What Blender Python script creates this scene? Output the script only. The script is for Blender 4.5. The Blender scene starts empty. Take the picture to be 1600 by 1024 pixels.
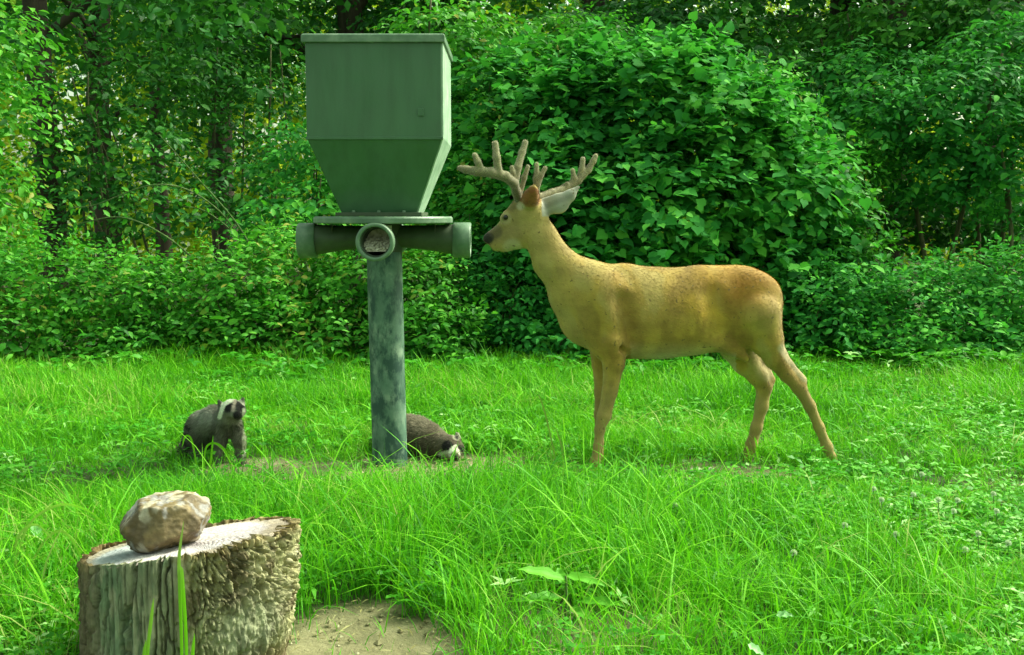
import bpy, math, random
import numpy as np
from mathutils import Matrix, Vector

# ------------------------------------------------------------------ camera, sky, sun, exposure
S = bpy.context.scene
COL = S.collection
FPX, CAM_H, PITCH = 1750.0, 1.25, math.radians(5.8)
cam = bpy.data.objects.new('camera', bpy.data.cameras.new('camera'))
COL.objects.link(cam)
cam.location = (0, 0, CAM_H)
cam.rotation_euler = (math.radians(90) - PITCH, 0, 0)
cam.data.sensor_width = 36.0
cam.data.lens = FPX / 1600 * 36.0
cam.data.clip_start, cam.data.clip_end = 0.05, 2000
S.camera = cam

SUN_EL, SUN_AZ = 47.0, 66.0          # azimuth from +Y towards +X
world = bpy.data.worlds.new('World'); S.world = world; world.use_nodes = True
wn = world.node_tree.nodes; wl = world.node_tree.links
bg = wn['Background']
sky = wn.new('ShaderNodeTexSky'); sky.sky_type = 'NISHITA'; sky.sun_disc = False
sky.sun_elevation = math.radians(SUN_EL); sky.sun_rotation = math.radians(SUN_AZ)
sky.air_density = 1.0; sky.dust_density = 4.0; sky.ozone_density = 1.0
hsv = wn.new('ShaderNodeHueSaturation'); hsv.inputs['Saturation'].default_value = 0.45
wl.new(sky.outputs[0], hsv.inputs['Color'])
cast = wn.new('ShaderNodeMix'); cast.data_type = 'RGBA'; cast.blend_type = 'MULTIPLY'; cast.inputs['Factor'].default_value = 1.0
cast.inputs[7].default_value = (.90, 1.05, .74, 1)
wl.new(hsv.outputs[0], cast.inputs[6]); wl.new(cast.outputs[2], bg.inputs['Color'])
bg.inputs['Strength'].default_value = 0.15

sd = bpy.data.lights.new('sun', 'SUN'); sd.energy = 2.9; sd.angle = math.radians(24); sd.color = (1.0, 0.95, 0.82)
sun = bpy.data.objects.new('sun', sd); COL.objects.link(sun)
_e, _a = math.radians(SUN_EL), math.radians(SUN_AZ)
sun.rotation_euler = Vector((-math.cos(_e) * math.sin(_a), -math.cos(_e) * math.cos(_a), -math.sin(_e))).to_track_quat('-Z', 'Y').to_euler()
sun.location = (6, 2, 12)

vs = S.view_settings
vs.view_transform = 'Standard'; vs.look = 'None'; vs.exposure = 1.16; vs.gamma = 1.0; vs.use_curve_mapping = False
S.cycles.max_bounces = 6; S.cycles.diffuse_bounces = 3; S.cycles.glossy_bounces = 2
S.cycles.transmission_bounces = 4; S.cycles.transparent_max_bounces = 4

rng = np.random.default_rng(7)
random.seed(7)

# ------------------------------------------------------------------ helpers
_F = np.array([0, math.cos(PITCH), -math.sin(PITCH)]); _U = np.array([0, math.sin(PITCH), math.cos(PITCH)])
CAMP = np.array([0, 0, CAM_H])

def P(px, py, Y):
    """the point of the place that stands Y metres out along the photograph's sight line"""
    d = _F + np.array([1, 0, 0]) * ((px - 800) / FPX) - _U * ((py - 512) / FPX)
    return CAMP + d * (Y / d[1])

def G(px, py):
    d = _F + np.array([1, 0, 0]) * ((px - 800) / FPX) - _U * ((py - 512) / FPX)
    return CAMP + d * (-CAM_H / d[2])

def pix(p):
    p = np.asarray(p) - CAMP
    z = p @ _F
    return 800 + FPX * p[..., 0] / z, 512 - FPX * (p @ _U) / z

def unit(v):
    return v / np.maximum(np.linalg.norm(v, axis=-1, keepdims=True), 1e-9)

def _hash(ix, iy, iz, seed):
    n = (ix.astype(np.int64) * 374761393 + iy.astype(np.int64) * 668265263 + iz.astype(np.int64) * 2147483647 + seed * 974711) & 0xffffffff
    n = ((n ^ (n >> 13)) * 1274126177) & 0xffffffff
    n = ((n ^ (n >> 16)) * 2246822519) & 0xffffffff
    return ((n ^ (n >> 15)) & 0xffffff) / float(0xffffff)

def noise(p, seed=0):
    """value noise, 0..1"""
    p = np.asarray(p, float); f = np.floor(p); i = f.astype(np.int64); t = p - f; t = t * t * (3 - 2 * t)
    r = 0
    for dx in (0, 1):
        for dy in (0, 1):
            for dz in (0, 1):
                w = (t[..., 0] if dx else 1 - t[..., 0]) * (t[..., 1] if dy else 1 - t[..., 1]) * (t[..., 2] if dz else 1 - t[..., 2])
                r = r + w * _hash(i[..., 0] + dx, i[..., 1] + dy, i[..., 2] + dz, seed)
    return r

def fbm(p, seed=0, oct=4):
    a, s, r = 0.5, 1.0, 0
    for k in range(oct):
        r = r + a * noise(np.asarray(p) * s, seed + k); a *= .5; s *= 2.03
    return r / (1 - .5 ** oct)

def sstep(a, b, x):
    t = np.clip((x - a) / (b - a), 0, 1); return t * t * (3 - 2 * t)

def mesh_np(name, V, F, mat=None, rnd=None, col=None, smooth=True):
    V = np.ascontiguousarray(V, np.float32); F = np.ascontiguousarray(F, np.int32)
    me = bpy.data.meshes.new(name)
    me.vertices.add(len(V)); me.vertices.foreach_set('co', V.ravel())
    k = F.shape[1]
    me.loops.add(F.size); me.loops.foreach_set('vertex_index', F.ravel())
    me.polygons.add(len(F)); me.polygons.foreach_set('loop_start', np.arange(0, F.size, k, dtype=np.int32))
    me.polygons.foreach_set('use_smooth', np.full(len(F), smooth, bool))
    if rnd is not None:
        a = me.attributes.new('rnd', 'FLOAT', 'POINT'); a.data.foreach_set('value', np.ascontiguousarray(rnd, np.float32))
    if col is not None:
        c = np.ones((len(V), 4), np.float32); c[:, :3] = col
        a = me.attributes.new('Col', 'FLOAT_COLOR', 'POINT'); a.data.foreach_set('color', c.ravel())
    me.update(calc_edges=True)
    if mat: me.materials.append(mat)
    return me

def link(name, data, parent=None, loc=None):
    o = bpy.data.objects.new(name, data); COL.objects.link(o)
    if parent is not None: o.parent = parent
    if loc is not None: o.location = loc
    return o

def tag(o, label=None, cat=None, group=None, kind=None):
    if label: o['label'] = label
    if cat: o['category'] = cat
    if group: o['group'] = group
    if kind: o['kind'] = kind
    return o

def thing(name, loc, label, cat, group=None):
    return tag(link(name, None, loc=tuple(loc)), label, cat, group)

def tube_np(pts, radii, n=8, cap=True):
    pts = np.asarray(pts, float); radii = np.asarray(radii, float) * np.ones(len(pts))
    t = unit(np.gradient(pts, axis=0)); ref = np.array([0.13, 0.97, 0.2])
    a = unit(np.cross(t, ref)); b = np.cross(t, a)
    th = np.linspace(0, 2 * np.pi, n, endpoint=False)
    V = pts[:, None] + radii[:, None, None] * (np.cos(th)[None, :, None] * a[:, None] + np.sin(th)[None, :, None] * b[:, None])
    V = V.reshape(-1, 3); F = []
    for i in range(len(pts) - 1):
        for j in range(n):
            j2 = (j + 1) % n
            F.append((i * n + j, i * n + j2, (i + 1) * n + j2, (i + 1) * n + j))
    if cap:
        for e, base in ((0, 0), (1, (len(pts) - 1) * n)):
            c = len(V); V = np.vstack([V, pts[-1 if e else 0]])
            for j in range(n):
                j2 = (j + 1) % n
                F.append((base + j, base + j2, c, c) if e else (base + j2, base + j, c, c))
    return V, np.array(F)

def to_tris(F):
    F = np.asarray(F)
    if F.shape[1] == 3: return F
    a = F[:, [0, 1, 2]]; b = F[:, [0, 2, 3]]
    b = b[b[:, 1] != b[:, 2]]
    return np.vstack([a, b])

def merge(items):
    Vs, Fs, o = [], [], 0
    for V, F in items:
        Vs.append(V); Fs.append(to_tris(F) + o); o += len(V)
    return np.vstack(Vs), np.vstack(Fs)

def spline(pts, n=12):
    pts = np.asarray(pts, float)
    p = np.vstack([2 * pts[0] - pts[1], pts, 2 * pts[-1] - pts[-2]]); out = []
    for i in range(1, len(p) - 2):
        for t in np.linspace(0, 1, n, endpoint=False):
            out.append(.5 * (2 * p[i] + (p[i + 1] - p[i - 1]) * t + (2 * p[i - 1] - 5 * p[i] + 4 * p[i + 1] - p[i + 2]) * t * t + (3 * p[i] - p[i - 1] - 3 * p[i + 1] + p[i + 2]) * t ** 3))
    out.append(pts[-1]); return np.array(out)

# ------------------------------------------------------------------ materials
def newmat(name):
    m = bpy.data.materials.new(name); m.use_nodes = True
    nt = m.node_tree; b = nt.nodes['Principled BSDF']
    return m, nt, nt.nodes, nt.links, b

def ramp(nt, stops, fac=None):
    r = nt.nodes.new('ShaderNodeValToRGB'); e = r.color_ramp.elements
    while len(e) < len(stops): e.new(0.5)
    for q, (p, c) in zip(e, stops): q.position = p; q.color = (*c, 1)
    if fac is not None: nt.links.new(fac, r.inputs['Fac'])
    return r.outputs['Color']

def nz(nt, scale, detail=4, rough=.55, coord='Object', stretch=None, dist=0.0):
    t = nt.nodes.new('ShaderNodeTexCoord'); n = nt.nodes.new('ShaderNodeTexNoise')
    n.inputs['Scale'].default_value = scale; n.inputs['Detail'].default_value = detail; n.inputs['Roughness'].default_value = rough
    n.inputs['Distortion'].default_value = dist
    src = t.outputs[coord]
    if stretch:
        mp = nt.nodes.new('ShaderNodeMapping'); mp.inputs['Scale'].default_value = stretch
        nt.links.new(src, mp.inputs['Vector']); src = mp.outputs[0]
    nt.links.new(src, n.inputs['Vector'])
    return n.outputs['Fac']

def mixc(nt, fac, a, b, mode='MIX'):
    m = nt.nodes.new('ShaderNodeMix'); m.data_type = 'RGBA'; m.blend_type = mode
    for sock, v in ((m.inputs['Factor'], fac), (m.inputs['A'] if False else m.inputs[6], a), (m.inputs[7], b)):
        if isinstance(v, (int, float)): sock.default_value = v
        elif isinstance(v, tuple): sock.default_value = (*v, 1)
        else: nt.links.new(v, sock)
    return m.outputs[2]

def bump(nt, b, h, strength, dist):
    n = nt.nodes.new('ShaderNodeBump'); n.inputs['Strength'].default_value = strength; n.inputs['Distance'].default_value = dist
    nt.links.new(h, n.inputs['Height']); nt.links.new(n.outputs[0], b.inputs['Normal'])

def leaf_mat(name, stops, trans=.3, rough=.52, tcol=None, spec=.2, clump=1.2):
    m, nt, N, L, b = newmat(name)
    at = N.new('ShaderNodeAttribute'); at.attribute_name = 'rnd'
    g = N.new('ShaderNodeNewGeometry')
    n = N.new('ShaderNodeTexNoise'); n.inputs['Scale'].default_value = clump; n.inputs['Detail'].default_value = 2
    L.new(g.outputs['Position'], n.inputs['Vector'])
    ad = N.new('ShaderNodeMath'); ad.operation = 'MULTIPLY_ADD'; ad.inputs[1].default_value = 1.1; ad.inputs[2].default_value = -.55
    L.new(n.outputs['Fac'], ad.inputs[0])
    s2 = N.new('ShaderNodeMath'); s2.operation = 'ADD'; s2.use_clamp = True
    L.new(at.outputs['Fac'], s2.inputs[0]); L.new(ad.outputs[0], s2.inputs[1])
    c = ramp(nt, stops, s2.outputs[0])
    L.new(c, b.inputs['Base Color']); b.inputs['Roughness'].default_value = rough
    b.inputs['Specular IOR Level'].default_value = spec
    tr = N.new('ShaderNodeBsdfTranslucent')
    tc = mixc(nt, .55, c, tcol or (.09, .26, .012)); L.new(tc, tr.inputs['Color'])
    mx = N.new('ShaderNodeMixShader'); mx.inputs[0].default_value = trans
    L.new(b.outputs[0], mx.inputs[1]); L.new(tr.outputs[0], mx.inputs[2])
    L.new(mx.outputs[0], N['Material Output'].inputs['Surface'])
    return m

M = {}
M['grass'] = leaf_mat('grass_blades', [(0, (.022, .15, .008)), (.45, (.080, .38, .008)), (.92, (.20, .56, .018)), (1, (.30, .42, .09))], trans=.36, rough=.55, tcol=(.15, .56, .010), clump=.9)
M['clover'] = leaf_mat('clover_leaves', [(0, (.022, .16, .008)), (.5, (.055, .32, .010)), (.9, (.16, .50, .05)), (1, (.34, .62, .20))], trans=.32, rough=.5, tcol=(.09, .44, .010), clump=.8)
M['shrub'] = leaf_mat('shrub_leaves', [(0, (.014, .11, .010)), (.5, (.055, .30, .022)), (.93, (.19, .56, .06)), (1, (.30, .34, .05))], trans=.36, tcol=(.09, .44, .010), clump=.9)
M['vine'] = leaf_mat('vine_leaves', [(0, (.016, .13, .024)), (.5, (.042, .28, .042)), (1, (.15, .54, .06))], trans=.34, rough=.68, spec=.12, tcol=(.07, .42, .02), clump=.8)
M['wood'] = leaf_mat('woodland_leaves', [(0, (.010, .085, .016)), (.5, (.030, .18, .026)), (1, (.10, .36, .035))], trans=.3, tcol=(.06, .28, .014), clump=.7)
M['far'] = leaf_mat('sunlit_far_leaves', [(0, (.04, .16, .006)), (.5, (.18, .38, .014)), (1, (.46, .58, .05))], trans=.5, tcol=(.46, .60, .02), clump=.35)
M['weed'] = leaf_mat('weed_leaf', [(0, (.06, .30, .012)), (.5, (.14, .46, .03)), (1, (.26, .60, .07))], trans=.35, tcol=(.2, .55, .02))
M['straw'] = leaf_mat('dry_straw', [(0, (.22, .20, .07)), (.5, (.32, .31, .12)), (1, (.48, .47, .24))], trans=.1, rough=.7, tcol=(.3, .3, .1))
M['paleleaf'] = leaf_mat('pale_leaf', [(0, (.10, .34, .06)), (.5, (.16, .42, .09)), (1, (.34, .66, .28))], trans=.3, tcol=(.2, .45, .05))

def bark_mat(name, a, b_, c_, scale=7):
    m, nt, N, L, b = newmat(name)
    f = nz(nt, scale, 6, .6, stretch=(1, 1, .18), dist=.6)
    L.new(ramp(nt, [(.3, a), (.52, b_), (.75, c_)], f), b.inputs['Base Color'])
    b.inputs['Roughness'].default_value = .9
    bump(nt, b, nz(nt, scale * 2.2, 6, .65, stretch=(1, 1, .15), dist=.8), .9, .03)
    return m
M['bark'] = bark_mat('woodland_bark', (.022, .018, .011), (.045, .036, .021), (.08, .068, .04))
M['cane'] = bark_mat('green_cane', (.05, .10, .025), (.09, .17, .04), (.17, .25, .09), 20)
M['stem'] = bark_mat('brown_stem', (.05, .05, .02), (.10, .11, .045), (.19, .21, .09), 20)

# ------------------------------------------------------------------ ground
BARE = []   # (x, y, rx, ry, strength)
def bare(x, y):
    r = 0 * x
    w = fbm(np.stack([x * 3.2, y * 3.2, 0 * x], -1), 5, 3) - .5
    for cx, cy, rx, ry, s in BARE:
        d = np.sqrt(((x - cx) / rx) ** 2 + ((y - cy) / ry) ** 2) + w * 1.1
        r = np.maximum(r, s * (1 - sstep(.62, 1.12, d)))
    return r
g1 = G(640, 746); BARE.append((g1[0], g1[1] - .04, 1.15, .46, .93))
g2 = G(400, 748); BARE.append((g2[0] + .05, g2[1] + .08, .46, .36, .95))
g4 = G(1000, 748); BARE.append((g4[0], g4[1], .75, .36, .8))
g5 = G(700, 738); BARE.append((g5[0], g5[1] - .02, .42, .36, .95))
g6 = G(880, 990); BARE.append((g6[0], g6[1], .34, .22, .5)); g3 = G(550, 1010); BARE.append((g3[0], g3[1] - .12, .36, .52, 1.0)); BARE.append((g3[0] + .18, g3[1] - .8, .55, .6, 1.0))

def ground_z(x, y):
    q = np.stack([x * .8, y * .8, 0 * x], -1)
    near = np.exp(-((y - 5) / 14) ** 2)
    z = (fbm(q, 11, 3) - .5) * .07 * near
    return z * sstep(.0, 1.0, np.minimum(1, np.abs(y - 5.5) / 1.2 + .3))

def axis(a, b, step, far):
    n = int((b - a) / step); core = np.linspace(a, b, n)
    o = np.array([.3, .8, 2, 5, 12, 30, 80, 200, far])
    return np.concatenate([(a - o)[::-1], core, b + o])
gx, gy = axis(-5.5, 5.5, .05, 500), axis(.5, 11, .05, 500)
X, Yg = np.meshgrid(gx, gy, indexing='ij')
Z = ground_z(X, Yg); B = bare(X, Yg)
Z = Z + B * (fbm(np.stack([X * 9, Yg * 9, 0 * X], -1), 21, 3) - .5) * .03
idx = np.arange(X.size).reshape(X.shape)
Fq = np.stack([idx[:-1, :-1], idx[1:, :-1], idx[1:, 1:], idx[:-1, 1:]], -1).reshape(-1, 4)
m, nt, N, L, b = newmat('soil')
at = N.new('ShaderNodeAttribute'); at.attribute_name = 'rnd'
dirt = ramp(nt, [(.25, (.10, .10, .045)), (.5, (.25, .245, .12)), (.75, (.38, .37, .21))], nz(nt, 6, 8, .68))
dirt = mixc(nt, nz(nt, 60, 3, .6), dirt, (.22, .20, .10), 'MIX')
mould = ramp(nt, [(.35, (.030, .045, .012)), (.55, (.050, .085, .018)), (.75, (.075, .07, .03))], nz(nt, 14, 6, .65))
L.new(mixc(nt, at.outputs['Fac'], mould, dirt), b.inputs['Base Color']); b.inputs['Roughness'].default_value = .95
bump(nt, b, nz(nt, 45, 6, .7), .8, .02)
ground = link('ground', mesh_np('ground', np.stack([X, Yg, Z], -1).reshape(-1, 3), Fq, m, rnd=B.ravel()))
tag(ground, 'grassy ground with bare pale dirt patches', kind='structure')
GZ = lambda x, y: ground_z(x, y)

# ------------------------------------------------------------------ leaves, shrubs, trees
def leaf_shape(kind):
    """local leaf: stem end at origin, tip along +Y, face +Z; folded along the midrib and drooping"""
    if kind == 'ovate':
        V = np.array([(0, 0, 0), (-.24, .32, .07), (0, .36, 0), (.24, .32, .07), (-.2, .68, .03), (0, .7, -.03), (.2, .68, .03), (0, 1, -.14)])
        F = np.array([(0, 2, 1), (0, 3, 2), (1, 2, 5), (1, 5, 4), (2, 3, 6), (2, 6, 5), (4, 5, 7), (5, 6, 7)])
    elif kind == 'lobed':                                   # broad heart with three shallow points
        V = np.array([(0, .06, 0), (-.22, -.10, .02), (-.46, .10, .05), (-.50, .42, .03), (-.27, .70, .0), (0, 1.04, -.16), (.27, .70, .0), (.50, .42, .03), (.46, .10, .05), (.22, -.10, .02), (0, .42, -.03)])
        F = np.array([(10, b_, a) for a, b_ in zip(range(10), list(range(1, 10)) + [0])])[:, [0, 1, 2]]
    elif kind == 'long':
        V = np.array([(0, 0, 0), (-.13, .35, .04), (0, .4, 0), (.13, .35, .04), (0, 1, -.16)])
        F = np.array([(0, 2, 1), (0, 3, 2), (1, 2, 4), (2, 3, 4)])
    else:
        V = np.array([(0, 0, 0), (-.3, .45, .06), (.3, .45, .06), (0, 1, -.1)]); F = np.array([(0, 2, 1), (1, 2, 3)])
    return V, F

LEAFDATA = {}
def leaf_meshes(kind, mat):
    key = (kind, mat.name)
    if key not in LEAFDATA:
        V, F = leaf_shape(kind); r = []
        for q in range(7):
            W = V.copy(); W[:, 0] *= .85 + .3 * random.random(); W[:, 2] *= .6 + .9 * random.random()
            r.append(mesh_np('leaf', W, F, mat, rnd=np.full(len(V), (q + .5) / 7)))
        LEAFDATA[key] = r
    return LEAFDATA[key]

def bases(nrm, tip):
    y = unit(tip); z = unit(nrm - (nrm * y).sum(-1, keepdims=True) * y); x = np.cross(y, z)
    return np.stack([x, y, z], -1)          # columns

def leaf_mass(kind, pos, R, sc, rnd):
    V, F = leaf_shape(kind)
    W = np.einsum('nij,vj->nvi', R, V) * sc[:, None, None] + pos[:, None]
    n, k = len(pos), len(V)
    FF = (F[None] + (np.arange(n) * k)[:, None, None]).reshape(-1, 3)
    return W.reshape(-1, 3), FF, np.repeat(rnd, k)

def sprays(r, ells, n, size, nleaf, depth=.3, droop=.25, back=.5, up=.55, wob=.22, layered=False):
    """twigs of alternate leaves over a union of ellipsoids; ells rows: cx cy cz rx ry rz"""
    E = np.array(ells, float)
    w = (E[:, 3] * E[:, 5] + E[:, 4] * E[:, 5] + E[:, 3] * E[:, 4]); w /= w.sum()
    k = r.choice(len(E), n * 2, p=w)
    u = unit(r.normal(size=(n * 2, 3)))
    keep = (u[:, 1] < .2) | (r.random(n * 2) < back)
    dd = 1 - depth * r.random(n * 2) ** 1.6
    nzv = fbm(u * 2.3 + k[:, None] * 7.1, 3, 3) - .5
    p = E[k, :3] + E[k, 3:] * u * (dd * (1 + wob * 2 * nzv))[:, None]
    ins = np.zeros(len(p), bool)
    for q in range(len(E)):
        rr = np.linalg.norm((p - E[q, :3]) / E[q, 3:], axis=1); ins |= (rr < 1 - depth * 1.3) & (k != q)
    keep &= ~ins & (p[:, 2] > .05)
    p, u, k = p[keep][:n], u[keep][:n], k[keep][:n]
    out = unit(u / E[k, 3:] * E[k, 3:].mean(1, keepdims=True)); n = len(p)
    if layered:
        t = unit(out * [1, 1, .15] * .9 + r.normal(size=(n, 3)) * [.55, .55, .15] + [0, 0, -.05])
    else:
        t = unit(out * .75 + np.array([0, 0, .25]) + r.normal(size=(n, 3)) * .55)
    side = unit(np.cross(t, [0, 0, 1.0]) + 1e-6)
    pos, nr, tp, sc = [], [], [], []
    base = np.maximum(.35, r.normal(1, .22, n)) * size
    for j in range(nleaf):
        f = j / max(1, nleaf - 1)
        pj = p + t * (base * .62 * j)[:, None] - np.array([0, 0, 1.0]) * (droop * base * nleaf * .6 * f * f)[:, None]
        sg = 1 if j % 2 else -1
        last = j == nleaf - 1
        tip = t * (.9 if last else .55) + side * (0 if last else sg * .85) + np.array([0, 0, -.35]) + r.normal(size=(n, 3)) * .28
        no = np.array([0, 0, up]) + out * .55 + r.normal(size=(n, 3)) * .38
        ok = r.random(n) < .93
        pos.append(pj[ok]); nr.append(no[ok]); tp.append(tip[ok]); sc.append((base * (.75 + .5 * r.random(n)) * (1.05 - .3 * f))[ok])
    pos, nr, tp, sc = map(np.concatenate, (pos, nr, tp, sc))
    g = pos[:, 2] > .01
    return pos[g], bases(unit(nr[g]), unit(tp[g])), sc[g]

def front_pick(pos, sc, want):
    """indices of the leaves one sees largest: nearest leaf in each picture cell"""
    px, py = pix(pos + 0); d = np.linalg.norm(pos - CAMP, axis=1)
    inside = (px > -20) & (px < 1620) & (py > -20) & (py < 1040)
    area = max(1.0, inside.sum())
    ii = np.where(inside)[0]
    if len(ii) == 0: return ii
    span = np.ptp(px[ii]) * np.ptp(py[ii]); cell = max(14.0, math.sqrt(span / max(1, want) / 1.3))
    key = (px[ii] // cell).astype(int) * 10000 + (py[ii] // cell).astype(int)
    o = ii[np.lexsort((d[ii] - sc[ii] * 2, key))]; k2 = (px[o] // cell).astype(int) * 10000 + (py[o] // cell).astype(int)
    first = np.concatenate([[True], k2[1:] != k2[:-1]])
    f = o[first]
    return f[np.argsort(-sc[f] / d[f])][:want]

def plant_from(name, base, label, cat, kind, mat, pos, R, sc, r, nleafobj=0, stems=None, stem_mat=None, group=None, shade=0.0):
    root = thing(name, base, label, cat, group)
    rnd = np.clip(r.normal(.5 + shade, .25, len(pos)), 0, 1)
    rest = np.ones(len(pos), bool)
    if nleafobj:
        data = leaf_meshes(kind, mat); pick = front_pick(pos, sc, nleafobj); rest[pick] = False
        for i in pick:
            o = bpy.data.objects.new('leaf', data[min(6, int(rnd[i] * 7))]); COL.objects.link(o); o.parent = root
            mm = np.eye(4); mm[:3, :3] = R[i] * sc[i]; mm[:3, 3] = pos[i] - base
            o.matrix_local = Matrix(mm.tolist())
    V, F, rr = leaf_mass(kind, pos[rest] - base, R[rest], sc[rest], rnd[rest])
    tag(link('foliage', mesh_np('foliage', V, F, mat, rnd=rr), root), kind='stuff')
    if stems:
        for s in stems:
            nm, pts, rad = s
            V, F = tube_np(np.asarray(pts) - base, rad, 7)
            link(nm, mesh_np(nm, V, F, stem_mat or M['stem']), root)
    return root

def cane_stems(r, base, ells, n, rad=.008, nm='stem'):
    out = []
    E = np.array(ells, float)
    for _ in range(n):
        e = E[r.integers(len(E))]; u = unit(r.normal(size=3) * [1, .7, .6] + [0, -.3, .6])
        end = e[:3] + e[3:] * u * r.uniform(.8, 1.12)
        b0 = np.array([e[0] + r.normal() * e[3] * .3, e[1] + r.normal() * e[4] * .3, 0.0])
        mid = (b0 + end) / 2 + np.array([r.normal() * .06, r.normal() * .06, .15])
        pts = spline([b0, mid, end], 6); out.append((nm, pts, np.linspace(rad, rad * .4, len(pts))))
    return out

def EL(px, py, Y, rx, rz, ry):
    c = P(px, py, Y); s = Y / FPX
    return (c[0], c[1], c[2], rx * s, ry, rz * s)

def shrub(name, label, cat, ells, n, size, nleaf, kind, mat, seed, nobj=0, nstem=8, group=None, **kw):
    r = np.random.default_rng(seed); shade = kw.pop('shade', 0.0); rad = kw.pop('rad', .008)
    E = [EL(*e) for e in ells]
    pos, R, sc = sprays(r, E, n, size, nleaf, **kw)
    base = np.array([np.mean([e[0] for e in E]), np.mean([e[1] for e in E]), 0.0])
    return plant_from(name, base, label, cat, kind, M[mat], pos, R, sc, r, nobj, cane_stems(r, base, E, nstem, rad), M['stem'], group, shade)

# --- far sunlit wood beyond the trees
r = np.random.default_rng(100)
nf = 60000
fp = np.stack([r.uniform(-17, 17, nf), np.where(r.random(nf) < .5, r.uniform(23, 24.5, nf), r.uniform(30, 32, nf)), r.uniform(.1, 7.5, nf)], -1)
dn = fbm(fp * [.45, .3, .5], 40, 3)
fp = fp[(dn > .34) | (fp[:, 2] < 2.6)]; nf = len(fp)
fR = bases(unit(r.normal(size=(nf, 3)) * .6 + [0, -.2, .7]), unit(r.normal(size=(nf, 3)) + [0, 0, -.4]))
V, F, rr = leaf_mass('quad', fp, fR, r.uniform(.16, .36, nf), np.clip(r.normal(.55, .25, nf), 0, 1))
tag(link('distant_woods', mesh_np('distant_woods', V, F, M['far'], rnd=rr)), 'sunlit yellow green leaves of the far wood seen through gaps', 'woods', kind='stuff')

# --- standing trees: trunk, limbs, crown
def tree(seed, px, width, Y, label, lean=0.0, crown_z=4.6, crown_r=2.2, n=1500, size=.16, low=()):
    r = np.random.default_rng(seed); b0 = P(px, 340, Y); base = np.array([b0[0], Y, 0.0]); rad = width * Y / FPX / 2
    H = crown_z + 2.6
    root = thing('woodland_tree', base, label, 'tree', 'trees standing in the dark wood')
    zs = np.linspace(0, H, 26)
    pts = np.stack([lean * zs + .05 * np.sin(zs * 1.3 + seed), .05 * np.cos(zs * 1.1 + seed), zs - .05], -1)
    rr_ = rad * (1.05 - .55 * zs / H + .5 * np.exp(-zs / .18))
    V, F = tube_np(pts, rr_, 20)
    d = (fbm(V * [9, 9, 2.2], seed, 3) - .5)
    ctr = np.stack([np.interp(V[:, 2], pts[:, 2], pts[:, 0]), np.interp(V[:, 2], pts[:, 2], pts[:, 1]), V[:, 2]], -1)
    V = V + unit(V - ctr) * (d * rad * .35)[:, None]
    link('trunk', mesh_np('trunk', V, F, M['bark']), root)
    ells = []
    for q in range(6):
        a = r.uniform(0, 2 * np.pi); z0 = crown_z - 1.4 + .5 * q; z0 = min(z0, H - .4)
        st = np.array([np.interp(z0, pts[:, 2], pts[:, 0]), 0, z0]); ln = crown_r * r.uniform(.55, 1)
        en = st + np.array([math.cos(a) * ln, math.sin(a) * ln * .8, r.uniform(.3, 1.2)])
        lp = spline([st, (st + en) / 2 + [0, 0, .2], en], 5)
        V, F = tube_np(lp, np.linspace(rad * .38, rad * .1, len(lp)), 7); link('limb', mesh_np('limb', V, F, M['bark']), root)
        ells.append((*(base + en), crown_r * .55, crown_r * .5, crown_r * .38))
    for (lx, ly, rx, rz) in low:
        c = P(lx, ly, Y - .3); s = Y / FPX; ells.append((c[0], c[1], c[2], rx * s, .6, rz * s))
        st = np.array([0, 0, max(.8, c[2] - .2)]); en = c - base
        lp = spline([st, (st + en) / 2 + [0, 0, .15], en], 5)
        V, F = tube_np(lp, np.linspace(rad * .25, rad * .06, len(lp)), 6); link('limb', mesh_np('limb', V, F, M['bark']), root)
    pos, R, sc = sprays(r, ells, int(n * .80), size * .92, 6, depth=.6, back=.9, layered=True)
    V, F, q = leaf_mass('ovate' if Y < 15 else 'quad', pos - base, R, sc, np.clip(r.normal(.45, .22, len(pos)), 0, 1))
    tag(link('crown', mesh_np('crown', V, F, M['wood'], rnd=q), root), kind='stuff')

tree(201, 72, 44, 13.0, 'dark trunked tree at the far left edge of the wood', .01, n=1500, low=[(30, 60, 70, 40)])
tree(202, 166, 42, 16.5, 'straight dark tree between the left edge and the arching canes', .0, n=1600, low=[(230, 90, 80, 40), (250, 170, 80, 40)])
tree(203, 352, 42, 19.5, 'faint shaded tree behind the arching bramble canes', -.005, n=1500, low=[(300, 60, 80, 40)])
tree(204, 548, 52, 17.0, 'dark tree rising behind the feeder hopper lid', .0, n=1600, low=[(440, 60, 70, 40), (620, 60, 70, 40)])
tree(205, 935, 56, 16.5, 'thick dark tree above the crest of the vine mound', -.01, n=1900, low=[(860, 40, 70, 40), (1010, 30, 90, 40)])
tree(206, 1310, 50, 16.0, 'dark tree at upper right above the overhanging branches', .0, n=1900, low=[(1230, 60, 90, 40), (1400, 70, 120, 50), (1190, 110, 90, 40)])
tree(207, 1392, 34, 14.0, 'slim dark tree inside the shady hollow at right', .01, n=1500, low=[(1450, 120, 110, 60), (1340, 170, 60, 40)])
tree(208, 250, 24, 21.0, 'thin tree far back left of the feeder', .01, n=1100, low=[])
tree(209, 1545, 40, 15.0, 'shaded tree near the right edge behind the hanging leaves', -.01, n=1700, low=[(1540, 60, 120, 60)])
tree(210, 700, 30, 19.0, 'slender tree hidden behind leaves right of the hopper', .0, n=1500, low=[(720, 60, 90, 60)])

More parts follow.
